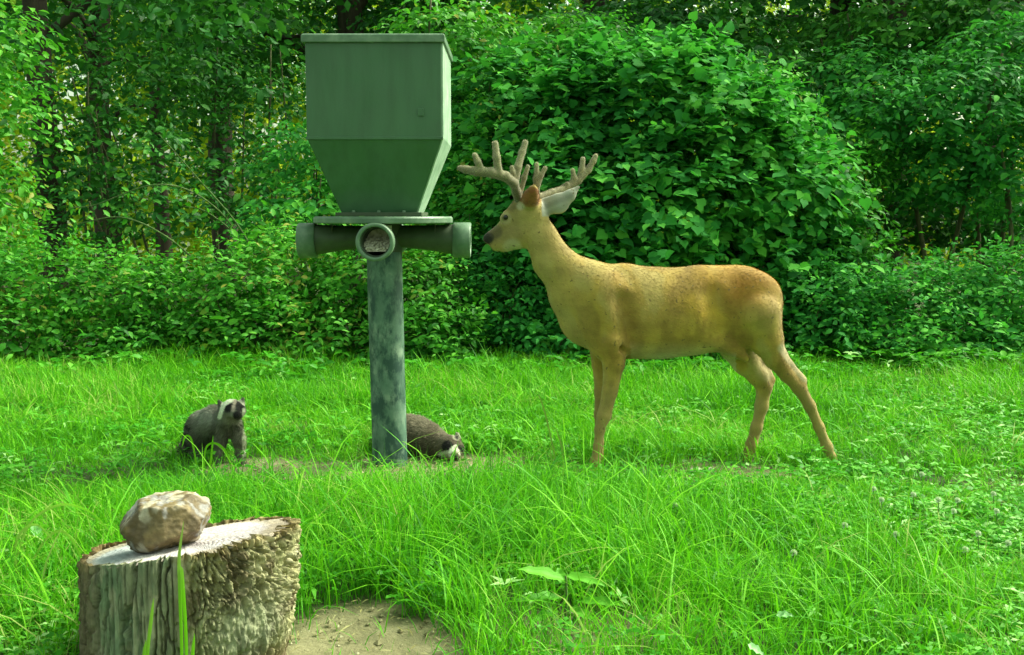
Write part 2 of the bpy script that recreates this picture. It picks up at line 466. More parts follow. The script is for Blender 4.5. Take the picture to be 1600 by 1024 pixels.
# --- middle layer: young trees and tall shrubs at the wood's edge
shrub('young_tree', 'pale leaved young tree hanging in at the top left edge', 'tree',
      [(-30, 60, 10.6, 90, 60, .5), (-25, 170, 10.6, 85, 60, .5), (0, 290, 10.8, 55, 50, .4), (-60, 350, 10.8, 60, 80, .5)], 620, .095, 6, 'ovate', 'shrub', 301, 110, 5, layered=True, depth=.4, shade=.12, rad=.02)
shrub('understory_shrub', 'dark leafy shrub in front of the left trunks', 'shrub',
      [(190, 230, 12.6, 110, 60, .7), (130, 150, 12.8, 70, 50, .6), (260, 320, 12.4, 80, 50, .6), (150, 330, 12.2, 70, 50, .5), (230, 110, 13.4, 90, 60, .6), (90, 260, 12.8, 60, 60, .5)], 700, .095, 6, 'ovate', 'wood', 302, 90, 7, layered=True, depth=.5, shade=.05, rad=.02)
shrub('understory_shrub', 'thin dark shrub with bright gaps left of the hopper', 'shrub',
      [(385, 180, 14, 70, 70, .7), (440, 270, 13.2, 70, 60, .6), (330, 100, 14, 60, 40, .6), (360, 290, 13, 60, 50, .6), (310, 210, 14, 70, 60, .6), (450, 130, 14, 60, 60, .6), (240, 40, 15, 90, 40, .6)], 620, .095, 6, 'ovate', 'wood', 303, 60, 6, layered=True, depth=.6, rad=.02)
shrub('understory_shrub', 'shrub with large leaves close behind the hopper left side', 'shrub',
      [(480, 240, 11.6, 60, 60, .5), (510, 320, 11, 70, 45, .5), (440, 350, 10.8, 60, 40, .4), (560, 300, 11.4, 60, 50, .5)], 560, .09, 6, 'ovate', 'vine', 304, 90, 6, layered=True, depth=.4, rad=.014)
shrub('young_tree', 'leafy young tree behind the feeder with light top leaves', 'tree',
      [(690, 60, 12.2, 75, 55, .7), (760, 90, 12.4, 80, 60, .7), (700, 170, 12, 80, 70, .6), (780, 200, 11.9, 80, 80, .6), (850, 70, 12.8, 70, 45, .6), (720, 300, 11.6, 85, 80, .6)], 1500, .10, 6, 'ovate', 'shrub', 305, 170, 7, layered=True, depth=.4, rad=.025)
shrub('young_tree', 'broad dark tree branch mass hanging over the right hollow', 'tree',
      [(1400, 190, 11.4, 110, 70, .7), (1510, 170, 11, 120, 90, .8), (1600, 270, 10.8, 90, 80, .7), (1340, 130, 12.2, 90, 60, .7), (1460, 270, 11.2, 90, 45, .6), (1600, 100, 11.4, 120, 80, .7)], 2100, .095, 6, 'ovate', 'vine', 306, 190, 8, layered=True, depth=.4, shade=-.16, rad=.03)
shrub('young_tree', 'paler young tree along the top right edge of the wood', 'tree',
      [(1430, 40, 13, 110, 50, .8), (1560, 30, 12.6, 110, 60, .8), (1300, 60, 13.6, 70, 40, .6)], 760, .11, 6, 'ovate', 'wood', 307, 70, 5, layered=True, depth=.5, shade=.1, rad=.025)
shrub('understory_shrub', 'shaded shrub behind the crest of the vine mound', 'shrub',
      [(1080, 60, 13.5, 110, 50, .7), (1180, 110, 13, 80, 50, .7), (1000, 50, 13.8, 90, 50, .6), (900, 70, 13.4, 80, 50, .6), (1250, 150, 12.8, 70, 60, .6)], 1250, .115, 6, 'ovate', 'wood', 308, 60, 5, layered=True, depth=.5, rad=.02)

shrub('understory_shrub', 'dark leafy shrub filling the shady hollow at right', 'shrub',
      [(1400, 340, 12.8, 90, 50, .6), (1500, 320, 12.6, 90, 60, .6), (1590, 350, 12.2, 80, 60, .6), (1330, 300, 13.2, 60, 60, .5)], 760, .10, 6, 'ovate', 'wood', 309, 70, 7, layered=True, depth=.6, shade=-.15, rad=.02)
# --- big vine covered mound behind the deer
r = np.random.default_rng(320)
vm = [(1000, 190, 10.8, 150, 110, 1.1), (1110, 210, 10.6, 130, 95, 1.0), (880, 220, 10.7, 130, 120, 1.0), (1210, 310, 10.2, 95, 95, .8), (1050, 330, 10.2, 190, 120, 1.0),
      (880, 360, 10.1, 130, 120, .9), (960, 470, 9.9, 190, 100, .8), (1150, 450, 9.9, 150, 100, .7), (790, 300, 10.9, 100, 110, .8), (930, 110, 11.2, 70, 50, .5), (1075, 120, 10.9, 60, 45, .5), (1190, 220, 10.5, 55, 50, .4), (1255, 400, 10.0, 60, 60, .5), (780, 170, 11.3, 70, 70, .5), (845, 140, 11.3, 60, 50, .5)]
E = [EL(*e) for e in vm]
pos, R, sc = sprays(r, E, 6600, .086, 6, depth=.34, droop=.3, up=.8, wob=.48)
base = np.array([P(1020, 400, 10.5)[0], 10.5, 0])
plant_from('vine_mound', base, 'tall rounded mound smothered in broad leaved vines behind the deer', 'vine bush', 'lobed', M['vine'], pos, R, sc, r, 300, cane_stems(r, base, E, 12, .014), M['stem'], shade=.04)

shrub('understory_shrub', 'loose shrub of small leaves growing through the right shoulder of the vine mound', 'shrub',
      [(1290, 330, 10.1, 70, 55, .5), (1240, 240, 10.5, 60, 50, .4), (1330, 250, 10.9, 60, 45, .4), (1190, 150, 10.8, 60, 40, .4), (1330, 400, 9.9, 60, 50, .4)], 760, .072, 7, 'ovate', 'shrub', 330, 90, 16, depth=.7, wob=.5, droop=.3, shade=-.05, rad=.007)
shrub('understory_shrub', 'loose shrub of small leaves sprouting over the left shoulder of the vine mound', 'shrub',
      [(860, 110, 10.9, 70, 40, .4), (930, 70, 11.2, 60, 35, .4), (800, 190, 10.6, 60, 60, .4), (770, 280, 10.3, 60, 60, .4), (740, 350, 10.1, 50, 50, .4)], 700, .072, 7, 'ovate', 'shrub', 331, 90, 16, depth=.7, wob=.5, droop=.3, rad=.007)

# --- low shrubs along the meadow's far edge
GL = 'low shrubs along the far edge of the meadow'
LOW = [
 ('low_shrub', 'low bright shrub at the left edge under the dark trunk', [(-20, 460, 9.6, 90, 85, .5), (70, 450, 9.5, 90, 75, .5), (30, 530, 9.2, 110, 60, .45)], 640, 'shrub', 110, .06),
 ('low_shrub', 'low shrub beneath the arching canes with pale stems', [(190, 470, 9.5, 90, 65, .5), (280, 480, 9.4, 90, 65, .5), (220, 545, 9.1, 130, 45, .4)], 620, 'shrub', 110, .0),
 ('low_shrub', 'rounded low shrub left of the feeder post', [(380, 460, 9.4, 90, 75, .5), (460, 430, 9.6, 70, 70, .5), (420, 530, 9.1, 120, 55, .4)], 640, 'shrub', 120, .05),
 ('low_shrub', 'leafy low shrub directly behind the feeder post', [(560, 440, 9.5, 80, 75, .5), (540, 530, 9.2, 90, 50, .4), (630, 430, 9.6, 65, 65, .45)], 520, 'shrub', 100, .02),
 ('low_shrub', 'bright sloping low shrub between post and deer neck', [(660, 470, 9.2, 60, 70, .4), (690, 530, 9.0, 60, 55, .4), (640, 540, 9.0, 60, 50, .4)], 420, 'shrub', 110, .12),
 ('low_shrub', 'dark low shrub below the deer chin and chest', [(790, 480, 9.5, 80, 75, .5), (840, 540, 9.2, 80, 45, .4), (760, 420, 9.8, 70, 60, .4)], 480, 'vine', 90, -.05),
 ('low_shrub', 'low shrub in shade behind the deer belly', [(1000, 545, 9.2, 120, 50, .4), (1120, 540, 9.3, 100, 55, .4)], 420, 'shrub', 60, -.02),
 ('low_shrub', 'low shrub just right of the deer rump', [(1270, 500, 9.4, 90, 75, .5), (1250, 430, 9.8, 60, 50, .4), (1330, 480, 9.4, 70, 60, .4)], 560, 'vine', 110, .06),
 ('low_shrub', 'low shrub under the shady hollow on the right', [(1400, 500, 9.4, 90, 70, .5), (1470, 470, 9.7, 80, 65, .5), (1420, 550, 9.1, 110, 40, .4)], 560, 'vine', 110, .04),
 ('low_shrub', 'low bluish shrub at the right edge of the meadow', [(1550, 480, 9.5, 90, 80, .5), (1640, 470, 9.5, 90, 90, .5), (1570, 550, 9.1, 120, 50, .4)], 640, 'vine', 110, .06),
]
for k, (nm, lb, el, n, mt, nob, sh) in enumerate(LOW):
    shrub(nm, lb, 'shrub', el, int(n * 1.7), .066, 7, 'ovate', mt, 340 + k, nob, 22, GL, rad=.006, depth=.5, shade=sh, wob=.42, droop=.25)

# --- arching bramble canes
r = np.random.default_rng(380)
base = np.array([P(400, 400, 9.6)[0], 9.6, 0]); root = thing('bramble', base, 'arching pale bramble canes rising above the left shrubs', 'bramble')
for pts in ([(395, 430), (360, 350), (300, 300), (235, 290), (150, 320), (110, 325)], [(410, 420), (370, 350), (310, 280), (275, 240), (248, 210)], [(385, 410), (365, 365), (320, 330), (285, 322)], [(330, 430), (260, 370), (190, 340), (120, 350)]):
    q = spline([P(x, y, 9.5 + .25 * math.sin(x * .02)) for x, y in pts], 8)
    V, F = tube_np(q - base, np.linspace(.010, .0035, len(q)), 6); c = link('cane', mesh_np('cane', V, F, M['cane']), root)
    data = leaf_meshes('ovate', M['shrub'])
    for i in range(6, len(q), 3):
        for sg in (-1, 1):
            if random.random() < .35: continue
            t = unit((q[i] - q[i - 1])[None])[0]; R = bases(unit(np.array([[random.gauss(0, .4), -.5, .8]])), unit((np.cross(t, [0, 1, 0]) * sg + t * .6 + np.array([0, -.3, -.2]))[None]))[0]
            o = link('leaf', data[random.randint(2, 6)], root); s = random.uniform(.05, .09)
            mm = np.eye(4); mm[:3, :3] = R * s; mm[:3, 3] = q[i] - base; o.matrix_local = Matrix(mm.tolist())

# ------------------------------------------------------------------ meadow: grass, clover, straw
def blades(xy, h, w, lean, curl, rnd, segs=3, seed=0, zoff=0):
    r = np.random.default_rng(seed); n = len(xy)
    a = r.uniform(0, 2 * np.pi, n); fa = a + r.normal(0, .6, n) + np.pi / 2
    d = np.stack([np.cos(a), np.sin(a), 0 * a], -1); sd_ = np.stack([np.cos(fa), np.sin(fa), 0 * a], -1)
    root = np.stack([xy[:, 0], xy[:, 1], GZ(xy[:, 0], xy[:, 1]) - .01 + zoff], -1); Vs = []
    for j in range(segs + 1):
        s = j / segs
        c = root + d * (h * (lean * s + curl * s * s))[:, None] + np.array([0, 0, 1.0]) * (h * (s - .45 * curl * s ** 3))[:, None]
        if j == segs: Vs.append(c[:, None])
        else:
            ww = (w * (.75 + .5 * s) * (1 - .6 * s * s))[:, None] * .5
            Vs.append(np.stack([c - sd_ * ww, c + sd_ * ww], 1))
    V = np.concatenate(Vs, 1); k = 2 * segs + 1; F = []
    for j in range(segs - 1): F += [(2 * j, 2 * j + 1, 2 * j + 3), (2 * j, 2 * j + 3, 2 * j + 2)]
    F.append((2 * segs - 2, 2 * segs - 1, 2 * segs))
    FF = (np.array(F)[None] + (np.arange(n) * k)[:, None, None]).reshape(-1, 3)
    return V.reshape(-1, 3), FF, np.repeat(rnd, k)

st_c = P(284, 840, 2.95); STX, STY = st_c[0], 2.95
def scatter(r, n, y0, y1, margin=.75):
    y = np.sqrt(r.uniform(y0 * y0, y1 * y1, n)); x = r.uniform(-1, 1, n) * (y * .457 + margin); return np.stack([x, y], -1)
def thin(r, xy, k=1.0):
    b_ = bare(xy[:, 0], xy[:, 1]); st = np.hypot(xy[:, 0] - STX, xy[:, 1] - STY) > .30
    return xy[(r.random(len(xy)) > b_ * k) & st]

parts_g = []
r = np.random.default_rng(400)
def tall_map(xy):   # where the grass stands long
    t = fbm(np.stack([xy[:, 0] * 1.1, xy[:, 1] * .9, 0 * xy[:, 0]], -1), 61, 3)
    c = P(760, 850, 4.2); near = np.exp(-(((xy[:, 0] - c[0]) / .9) ** 2 + ((xy[:, 1] - 4.2) / .9) ** 2))
    lft = np.exp(-(((xy[:, 0] + 1.5) / .8) ** 2 + ((xy[:, 1] - 4.0) / .9) ** 2))
    return np.clip(.35 + (t - .45) * 1.6 + .75 * near + .5 * lft, .1, 1.4)
def grass_layer(n, y0, y1, hh, ww, segs, seed, lean=.25, curl=.5, hue=0.0, k=1.0, clumpy=True):
    r = np.random.default_rng(seed); xy = scatter(r, n, y0, y1)
    if clumpy:
        c = fbm(np.stack([xy[:, 0] * 5, xy[:, 1] * 5, 0 * xy[:, 0]], -1), seed, 2); xy = xy[r.random(len(xy)) < .35 + 1.5 * (c - .28)]
    xy = thin(r, xy, k); n = len(xy); t = tall_map(xy)
    h = hh * (.45 + .75 * t) * (1 - .5 * np.exp(-((xy[:, 1] - 5.05) / .38) ** 2)) * np.clip(r.normal(1, .28, n), .35, 1.9)
    patch = fbm(np.stack([xy[:, 0] * 1.7, xy[:, 1] * 1.7, 0 * h], -1), 77, 3) - .5
    rn = np.clip(r.normal(.48 + hue, .30, n) + patch * .5, 0, .93); rn[r.random(n) < .007] = 1.0
    return blades(xy, h, ww * r.uniform(.6, 1.3, n), np.abs(r.normal(0, lean, n)), np.abs(r.normal(curl, .3, n)), rn, segs, seed)
L_ = [grass_layer(72000, 2.55, 5.0, .165, .0045, 4, 401, .2, .38),
      grass_layer(6000, 2.6, 5.0, .25, .0062, 5, 402, .22, .8, .14),
      grass_layer(100000, 4.9, 7.2, .125, .0052, 3, 403, .28, .4, .07),
      grass_layer(100000, 6.8, 9.7, .19, .0062, 3, 404, .25, .4, .07),
      grass_layer(6500, 5.0, 9.4, .22, .008, 4, 405, .3, .9, .14),
      grass_layer(20000, 2.5, 6.0, .075, .004, 2, 406, .5, .4, .0, .66)]
V = np.concatenate([a[0] for a in L_]); o, Fs = 0, []
for a in L_: Fs.append(a[1] + o); o += len(a[0])
tag(link('grass', mesh_np('grass', V, np.concatenate(Fs), M['grass'], rnd=np.concatenate([a[2] for a in L_]))), 'lush bright green meadow grass', 'grass', kind='stuff')

def ground_leaves(n, y0, y1, size, zmax, seed, kind, per=3, hue=0.0, mask=None):
    r = np.random.default_rng(seed); xy = scatter(r, n, y0, y1)
    c = fbm(np.stack([xy[:, 0] * 1.6, xy[:, 1] * 1.6, 0 * xy[:, 0]], -1), seed + 5, 3)
    xy = xy[r.random(len(xy)) < np.clip(.25 + 3.2 * (c - .42), 0, 1)]
    if mask: xy = xy[mask(xy, r)]
    xy = thin(r, xy, 1.0); n = len(xy)
    z = r.uniform(.25, 1, n) * zmax; a0 = r.uniform(0, 2 * np.pi, n); ps, rs, ss = [], [], []
    rn = np.clip(r.normal(.5 + hue, .22, n), 0, 1); s = size * r.uniform(.6, 1.3, n)
    for j in range(per):
        a = a0 + j * 2 * np.pi / per + r.normal(0, .2, n)
        tip = np.stack([np.cos(a), np.sin(a), r.normal(.05, .25, n)], -1)
        ps.append(np.stack([xy[:, 0], xy[:, 1], z + GZ(xy[:, 0], xy[:, 1])], -1)); rs.append(bases(unit(np.array([0, 0, 1.0]) + r.normal(size=(n, 3)) * .35), unit(tip))); ss.append(s)
    return leaf_mass(kind, np.concatenate(ps), np.concatenate(rs), np.concatenate(ss), np.tile(rn, per))
L_ = [ground_leaves(20000, 4.4, 9.0, .038, .085, 411, 'quad'), ground_leaves(32000, 2.7, 5.2, .026, .11, 412, 'quad'),
      ground_leaves(4200, 7.9, 9.6, .07, .20, 413, 'ovate', 4, -.08), ground_leaves(2600, 3.0, 7.5, .06, .11, 414, 'long', 4, .2)]
V = np.concatenate([a[0] for a in L_]); o, Fs = 0, []
for a in L_: Fs.append(a[1] + o); o += len(a[0])
tag(link('clover', mesh_np('clover', V, np.concatenate(Fs), M['clover'], rnd=np.concatenate([a[2] for a in L_]))), 'clover and small weeds between the grass', 'ground cover', kind='stuff')

r = np.random.default_rng(420)
xy = scatter(r, 26000, 2.4, 6.2); xy = xy[r.random(len(xy)) < bare(xy[:, 0], xy[:, 1]) * .55]
n = len(xy); a = r.uniform(0, 2 * np.pi, n)
pos = np.stack([xy[:, 0], xy[:, 1], GZ(xy[:, 0], xy[:, 1]) + .012 + .012 * r.random(n)], -1)
R = bases(unit(np.array([0, 0, 1.0]) + r.normal(size=(n, 3)) * .3), np.stack([np.cos(a), np.sin(a), r.normal(0, .12, n)], -1))
V, F, q = leaf_mass('long', pos, R, r.uniform(.010, .05, n), r.random(n) * .8)
V = V.reshape(n, -1, 3); V = (pos[:, None] + (V - pos[:, None]) - np.einsum('ni,nvi->nv', R[:, :, 0], V - pos[:, None])[..., None] * R[:, None, :, 0] * .6).reshape(-1, 3)
tag(link('straw_litter', mesh_np('straw_litter', V, F, M['straw'], rnd=q)), 'dry straw bits and crumbs on the bare dirt', 'straw', kind='stuff')

r = np.random.default_rng(430); xy = scatter(r, 30000, 2.4, 6.0); xy = xy[r.random(len(xy)) < bare(xy[:, 0], xy[:, 1]) ** 2 * .35]
cv = unit(np.array([(1, 0, 0), (-1, 0, 0), (0, 1, 0), (0, -1, 0), (0, 0, 1), (0, 0, -1.0)])); cf = np.array([(0, 2, 4), (2, 1, 4), (1, 3, 4), (3, 0, 4), (2, 0, 5), (1, 2, 5), (3, 1, 5), (0, 3, 5)])
n = len(xy); W = cv[None] * (r.uniform(.5, 1.3, (n, 6, 1)) * (.0035 + .011 * r.random((n, 1, 1)) ** 3)) * [1, 1, .7]
W = W + np.stack([xy[:, 0], xy[:, 1], GZ(xy[:, 0], xy[:, 1]) + .006], -1)[:, None]
md, nt, N, L, b = newmat('dry_clod'); at = N.new('ShaderNodeAttribute'); at.attribute_name = 'rnd'; L.new(ramp(nt, [(0, (.13, .12, .055)), (.6, (.28, .265, .14)), (1, (.44, .43, .27))], at.outputs['Fac']), b.inputs['Base Color']); b.inputs['Roughness'].default_value = .95
tag(link('dirt_clods', mesh_np('dirt_clods', W.reshape(-1, 3), (cf[None] + (np.arange(n) * 6)[:, None, None]).reshape(-1, 3), md, rnd=np.repeat(r.random(n), 6), smooth=False)), 'small clods and pebbles on the bare dirt', 'clods', kind='stuff')

# ------------------------------------------------------------------ sculpting by distance fields
class Sculpt:
    def __init__(s, lo, hi, h):
        s.lo = np.array(lo, float); s.h = h
        s.n = np.ceil((np.array(hi) - s.lo) / h).astype(int) + 1
        s.f = np.full(s.n, 1.0, np.float32)
    def _win(s, lo, hi):
        a = np.clip(np.floor((lo - s.lo) / s.h).astype(int), 0, s.n - 1); b_ = np.clip(np.ceil((hi - s.lo) / s.h).astype(int) + 1, 1, s.n)
        g = [s.lo[i] + s.h * np.arange(a[i], b_[i]) for i in range(3)]
        return tuple(slice(a[i], b_[i]) for i in range(3)), np.meshgrid(*g, indexing='ij')
    def cone(s, a, b, ra, rb, k=.03, sy=1.0, cut=False):
        a, b = np.array(a, float), np.array(b, float); m_ = max(ra, rb) * max(1, sy) + k * 1.5 + .03
        w, (x, y, z) = s._win(np.minimum(a, b) - m_, np.maximum(a, b) + m_)
        if 0 in x.shape: return
        ab = b - a; L2 = max(ab @ ab, 1e-12)
        t = np.clip(((x - a[0]) * ab[0] + (y - a[1]) * ab[1] + (z - a[2]) * ab[2]) / L2, 0, 1)
        dx, dy, dz = x - a[0] - t * ab[0], (y - a[1] - t * ab[1]) / sy, z - a[2] - t * ab[2]
        d = (np.sqrt(dx * dx + dy * dy + dz * dz) - (ra + t * (rb - ra))) * min(1, (1 + sy) / 2)
        f = s.f[w]
        if cut:
            e = -d; q = np.maximum(k - np.abs(f - e), 0) / k; s.f[w] = np.maximum(f, e) + q * q * k / 4
        else:
            q = np.maximum(k - np.abs(f - d), 0) / k; s.f[w] = np.minimum(f, d) - q * q * k / 4
    def chain(s, pts, k=.03, sy=1.0):
        for (a, ra), (b, rb) in zip(pts[:-1], pts[1:]): s.cone(a, b, ra, rb, k, sy)
    def mesh(s):
        F = s.f; S_ = F < 0; nx, ny, nz_ = F.shape
        c = np.zeros((nx - 1, ny - 1, nz_ - 1), np.int8)
        for i in (0, 1):
            for j in (0, 1):
                for k in (0, 1): c += S_[i:nx - 1 + i, j:ny - 1 + j, k:nz_ - 1 + k]
        act = (c > 0) & (c < 8); I = np.argwhere(act); idx = np.full(c.shape, -1, np.int64); idx[act] = np.arange(len(I))
        acc = np.zeros((len(I), 3)); cnt = np.zeros(len(I))
        O = [(i, j, k) for i in (0, 1) for j in (0, 1) for k in (0, 1)]
        for p in O:
            for q in O:
                if sum(q) - sum(p) == 1 and sum(abs(np.subtract(p, q))) == 1:
                    f0 = F[tuple((I + p).T)]; f1 = F[tuple((I + q).T)]; x = (f0 < 0) != (f1 < 0)
                    t = np.where(x, f0 / np.where(x, f0 - f1, 1), 0)
                    acc += np.where(x[:, None], np.array(p) + t[:, None] * np.subtract(q, p), 0); cnt += x
        V = s.lo + s.h * (I + acc / cnt[:, None]); Q = []
        for d in range(3):
            u, v = [(1, 2), (2, 0), (0, 1)][d]
            sl0 = [slice(1, -1)] * 3; sl0[d] = slice(0, -1); sl1 = [slice(1, -1)] * 3; sl1[d] = slice(1, None)
            a, b_ = S_[tuple(sl0)], S_[tuple(sl1)]
            E = np.argwhere(a != b_); inside = a[tuple(E.T)]; off = np.ones(3, int); off[d] = 0; E = E + off
            eu = np.zeros(3, int); eu[u] = 1; ev = np.zeros(3, int); ev[v] = 1
            q = np.stack([idx[tuple((E - eu - ev).T)], idx[tuple((E - ev).T)], idx[tuple(E.T)], idx[tuple((E - eu).T)]], -1)
            q[~inside] = q[~inside][:, ::-1]; Q.append(q)
        return V, np.concatenate(Q)

def vnormals(V, T):
    n = np.cross(V[T[:, 1]] - V[T[:, 0]], V[T[:, 2]] - V[T[:, 0]]); N_ = np.zeros_like(V)
    for i in range(3): np.add.at(N_, T[:, i], n)
    return unit(N_)

def fur(V, Q, C, n, length, width, flow, seed, stand=.35, lenfn=None):
    r = np.random.default_rng(seed); T = to_tris(Q); N_ = vnormals(V, T)
    ar = np.linalg.norm(np.cross(V[T[:, 1]] - V[T[:, 0]], V[T[:, 2]] - V[T[:, 0]]), axis=1); k = r.choice(len(T), n, p=ar / ar.sum())
    u = r.random((n, 2)); s = u.sum(1) > 1; u[s] = 1 - u[s]; w = np.stack([1 - u.sum(1), u[:, 0], u[:, 1]], -1)
    p = (V[T[k]] * w[..., None]).sum(1); nn = unit((N_[T[k]] * w[..., None]).sum(1)); c = (C[T[k]] * w[..., None]).sum(1)
    fl = flow(p); fl = unit(fl - (fl * nn).sum(1, keepdims=True) * nn)
    d = unit(fl + nn * stand + r.normal(size=(n, 3)) * .22); ln = length * r.uniform(.6, 1.3, n)
    if lenfn is not None: ln = ln * lenfn(p)
    sd_ = unit(np.cross(d, nn)) * (width * .5)
    W = np.stack([p - sd_, p + sd_, p + d * ln[:, None] * .55 + sd_ * .6, p + d * ln[:, None] + nn * ln[:, None] * -.12], 1)
    FF = (np.array([[0, 1, 2], [0, 2, 3]])[None] + (np.arange(n) * 4)[:, None, None]).reshape(-1, 3)
    c = np.clip(c * np.clip(r.normal(1, .15, n), .5, 1.6)[:, None], 0, 1)
    return W.reshape(-1, 3), FF, np.repeat(c, 4, 0)

def coat_mat(name, rough=.75, spots=None, sheen=.15):
    m, nt, N, L, b = newmat(name)
    at = N.new('ShaderNodeAttribute'); at.attribute_name = 'Col'; c = at.outputs['Color']
    c = mixc(nt, .55, c, ramp(nt, [(.3, (.55, .52, .45)), (.7, (1, 1, 1))], nz(nt, 9, 5, .65, stretch=(.5, 1, 1.6))), 'MULTIPLY')
    if spots:
        v = nz(nt, 42, 2, .5); c = mixc(nt, ramp(nt, [(.68, (0, 0, 0)), (.72, (.8, .8, .8))], v), c, spots)
    L.new(c, b.inputs['Base Color']); b.inputs['Roughness'].default_value = rough; b.inputs['Specular IOR Level'].default_value = .25
    b.inputs['Sheen Weight'].default_value = sheen
    bump(nt, b, nz(nt, 120, 3, .6, stretch=(.25, 1, .6)), .12, .003)
    return m
M['deercoat'] = coat_mat('deer_coat', spots=(.12, .09, .03))
M['raccoat'] = coat_mat('raccoon_coat', .8, None, .05)
M['velvet'] = coat_mat('antler_velvet', .8, None, .3)
m, nt, N, L, b = newmat('wet_black'); b.inputs['Base Color'].default_value = (.008, .008, .007, 1); b.inputs['Roughness'].default_value = .18; M['black'] = m
m, nt, N, L, b = newmat('hoof'); L.new(ramp(nt, [(.3, (.03, .025, .02)), (.7, (.07, .06, .045))], nz(nt, 30)), b.inputs['Base Color']); b.inputs['Roughness'].default_value = .5; M['hoof'] = m

def seg_d(px, py, a, b):
    a, b = np.array(a, float), np.array(b, float); ab = b - a
    t = np.clip(((px - a[0]) * ab[0] + (py - a[1]) * ab[1]) / (ab @ ab), 0, 1); return np.hypot(px - a[0] - t * ab[0], py - a[1] - t * ab[1])

def paint(C, w, c): return C * (1 - w[:, None]) + np.array(c) * w[:, None]

# ------------------------------------------------------------------ deer
DY = 5.38; DS = DY / FPX
YAW = lambda x: (x - 925) * .0006          # the buck stands turned slightly away, rump farther than chest
D = lambda x, y, dy=0.0: P(x, y, DY + dy + YAW(x))
def C_(L, g=0.0): return [(D(x, y, dy), (r - g) * DS) for x, y, dy, r in L]
a_, b_ = D(735, 760), D(1325, 280)
sc_ = Sculpt((a_[0] - .08, DY - .40, -.03), (b_[0] + .05, DY + .52, b_[2] + .05), .0075)
# trunk of the body
sc_.chain(C_([(938, 482, 0, 66), (985, 489, 0, 71), (1035, 491, 0, 69), (1088, 487, 0, 67), (1130, 479, 0, 61), (1166, 470, 0, 51), (1178, 466, 0, 40)], 4), .06, .62)
sc_.cone(*[D(916, 497), D(948, 500)], 38 * DS, 52 * DS, .06, .62)
# withers and loin line
sc_.chain(C_([(925, 432, 0, 20), (975, 436, 0, 20), (1030, 444, 0, 20), (1090, 440, 0, 21), (1160, 438, 0, 22)], 3), .05, .9)
# neck
sc_.chain(C_([(934, 468, 0, 54), (897, 442, .0, 42), (864, 408, .01, 32.5), (846, 372, .02, 26.5), (834, 345, .03, 24)], 5), .05, .72)
sc_.cone(D(918, 455), D(890, 466), 40 * DS, 28 * DS, .05, .7)
# shoulders and haunches (left, right)
for sg in (-1, 1):
    sc_.cone(D(935, 470, sg * .075), D(952, 540, sg * .085), 40 * DS, 26 * DS, .06, .55)
    sc_.cone(D(1180, 470, sg * .075), D(1178, 508, sg * .09), 42 * DS, 38 * DS, .06, .55)
# front legs
sc_.chain(C_([(958, 535, -.09, 25), (959, 568, -.09, 18.5), (953, 612, -.09, 13.5), (944, 650, -.09, 12.5), (937, 672, -.09, 9.5), (934, 695, -.09, 8), (930, 722, -.09, 9.5), (925, 738, -.09, 8.5), (919, 750, -.09, 10)], 2.0), .016)
sc_.chain(C_([(942, 535, .09, 26), (941, 568, .09, 18), (940, 612, .09, 13), (939, 648, .09, 12.5), (937, 672, .09, 9.5), (937, 692, .09, 8), (936, 716, .09, 9.5), (931, 729, .09, 8.5), (925, 737, .09, 10)], 2.0), .016)
# near hind leg stretched back: thigh, hock, cannon, pastern
sc_.chain(C_([(1183, 492, -.085, 42), (1197, 530, -.085, 29), (1211, 560, -.085, 19), (1230, 586, -.085, 13.5), (1249, 606, -.085, 13), (1265, 634, -.085, 11), (1280, 668, -.085, 10), (1292, 698, -.085, 10.5), (1299, 714, -.085, 9), (1306, 732, -.085, 10.5)], 2.4), .022)
sc_.chain(C_([(1215, 540, -.085, 8), (1234, 570, -.085, 5.5), (1253, 594, -.085, 8)]), .018)
# far hind leg set forward
sc_.chain(C_([(1165, 505, .085, 40), (1150, 540, .085, 29), (1165, 565, .085, 24), (1184, 586, .085, 19), (1194, 604, .085, 15), (1190, 635, .085, 12.5), (1182, 668, .085, 11), (1174, 696, .085, 11.5), (1170, 709, .085, 10), (1165, 724, .085, 11)], 2.4), .022)
sc_.chain(C_([(1178, 548, .085, 12), (1196, 575, .085, 7), (1204, 594, .085, 8)]), .018)
# flank fold and belly tuck
sc_.cone(D(1118, 528, -.05), D(1165, 560, -.08), 18 * DS, 6 * DS, .04)
sc_.cone(D(975, 470, -.175), D(985, 535, -.17), 15 * DS, 11 * DS, .045, 1, True)      # hollow behind the shoulder
sc_.cone(D(1120, 462, -.175), D(1128, 520, -.175), 19 * DS, 17 * DS, .06, 1, True)    # flank hollow
sc_.cone(D(905, 452, -.165), D(925, 520, -.18), 12 * DS, 11 * DS, .05, 1, True)          # line before the shoulder
sc_.cone(D(968, 545, -.13), D(985, 556, -.12), 5 * DS, 4 * DS, .02, 1, True)          # elbow crease
# tail tucked against the rump
sc_.chain(C_([(1208, 448, 0, 8), (1213, 475, .0, 9), (1213, 512, 0, 8), (1211, 535, 0, 4)]), .02)
# head, turned partly away
sc_.chain(C_([(830, 334, .03, 25), (820, 338, .055, 22), (806, 346, .085, 18.5), (792, 359, .11, 14.5), (777, 369, .14, 11.5), (766, 373, .155, 9.5)]), .025, .8)
sc_.chain(C_([(826, 362, .03, 19), (808, 371, .06, 16), (790, 380, .10, 11), (775, 385, .13, 7)]), .03, .8)
sc_.cone(D(817, 314, .045), D(804, 329, .07), 11 * DS, 9 * DS, .03)                       # brow
sc_.cone(D(791, 337, .075), D(786, 341, .08), 7 * DS, 5 * DS, .015)                         # eye socket ridge
sc_.cone(D(765, 371, .15), D(761, 373, .155), 7 * DS, 6 * DS, .012)                          # nose pad
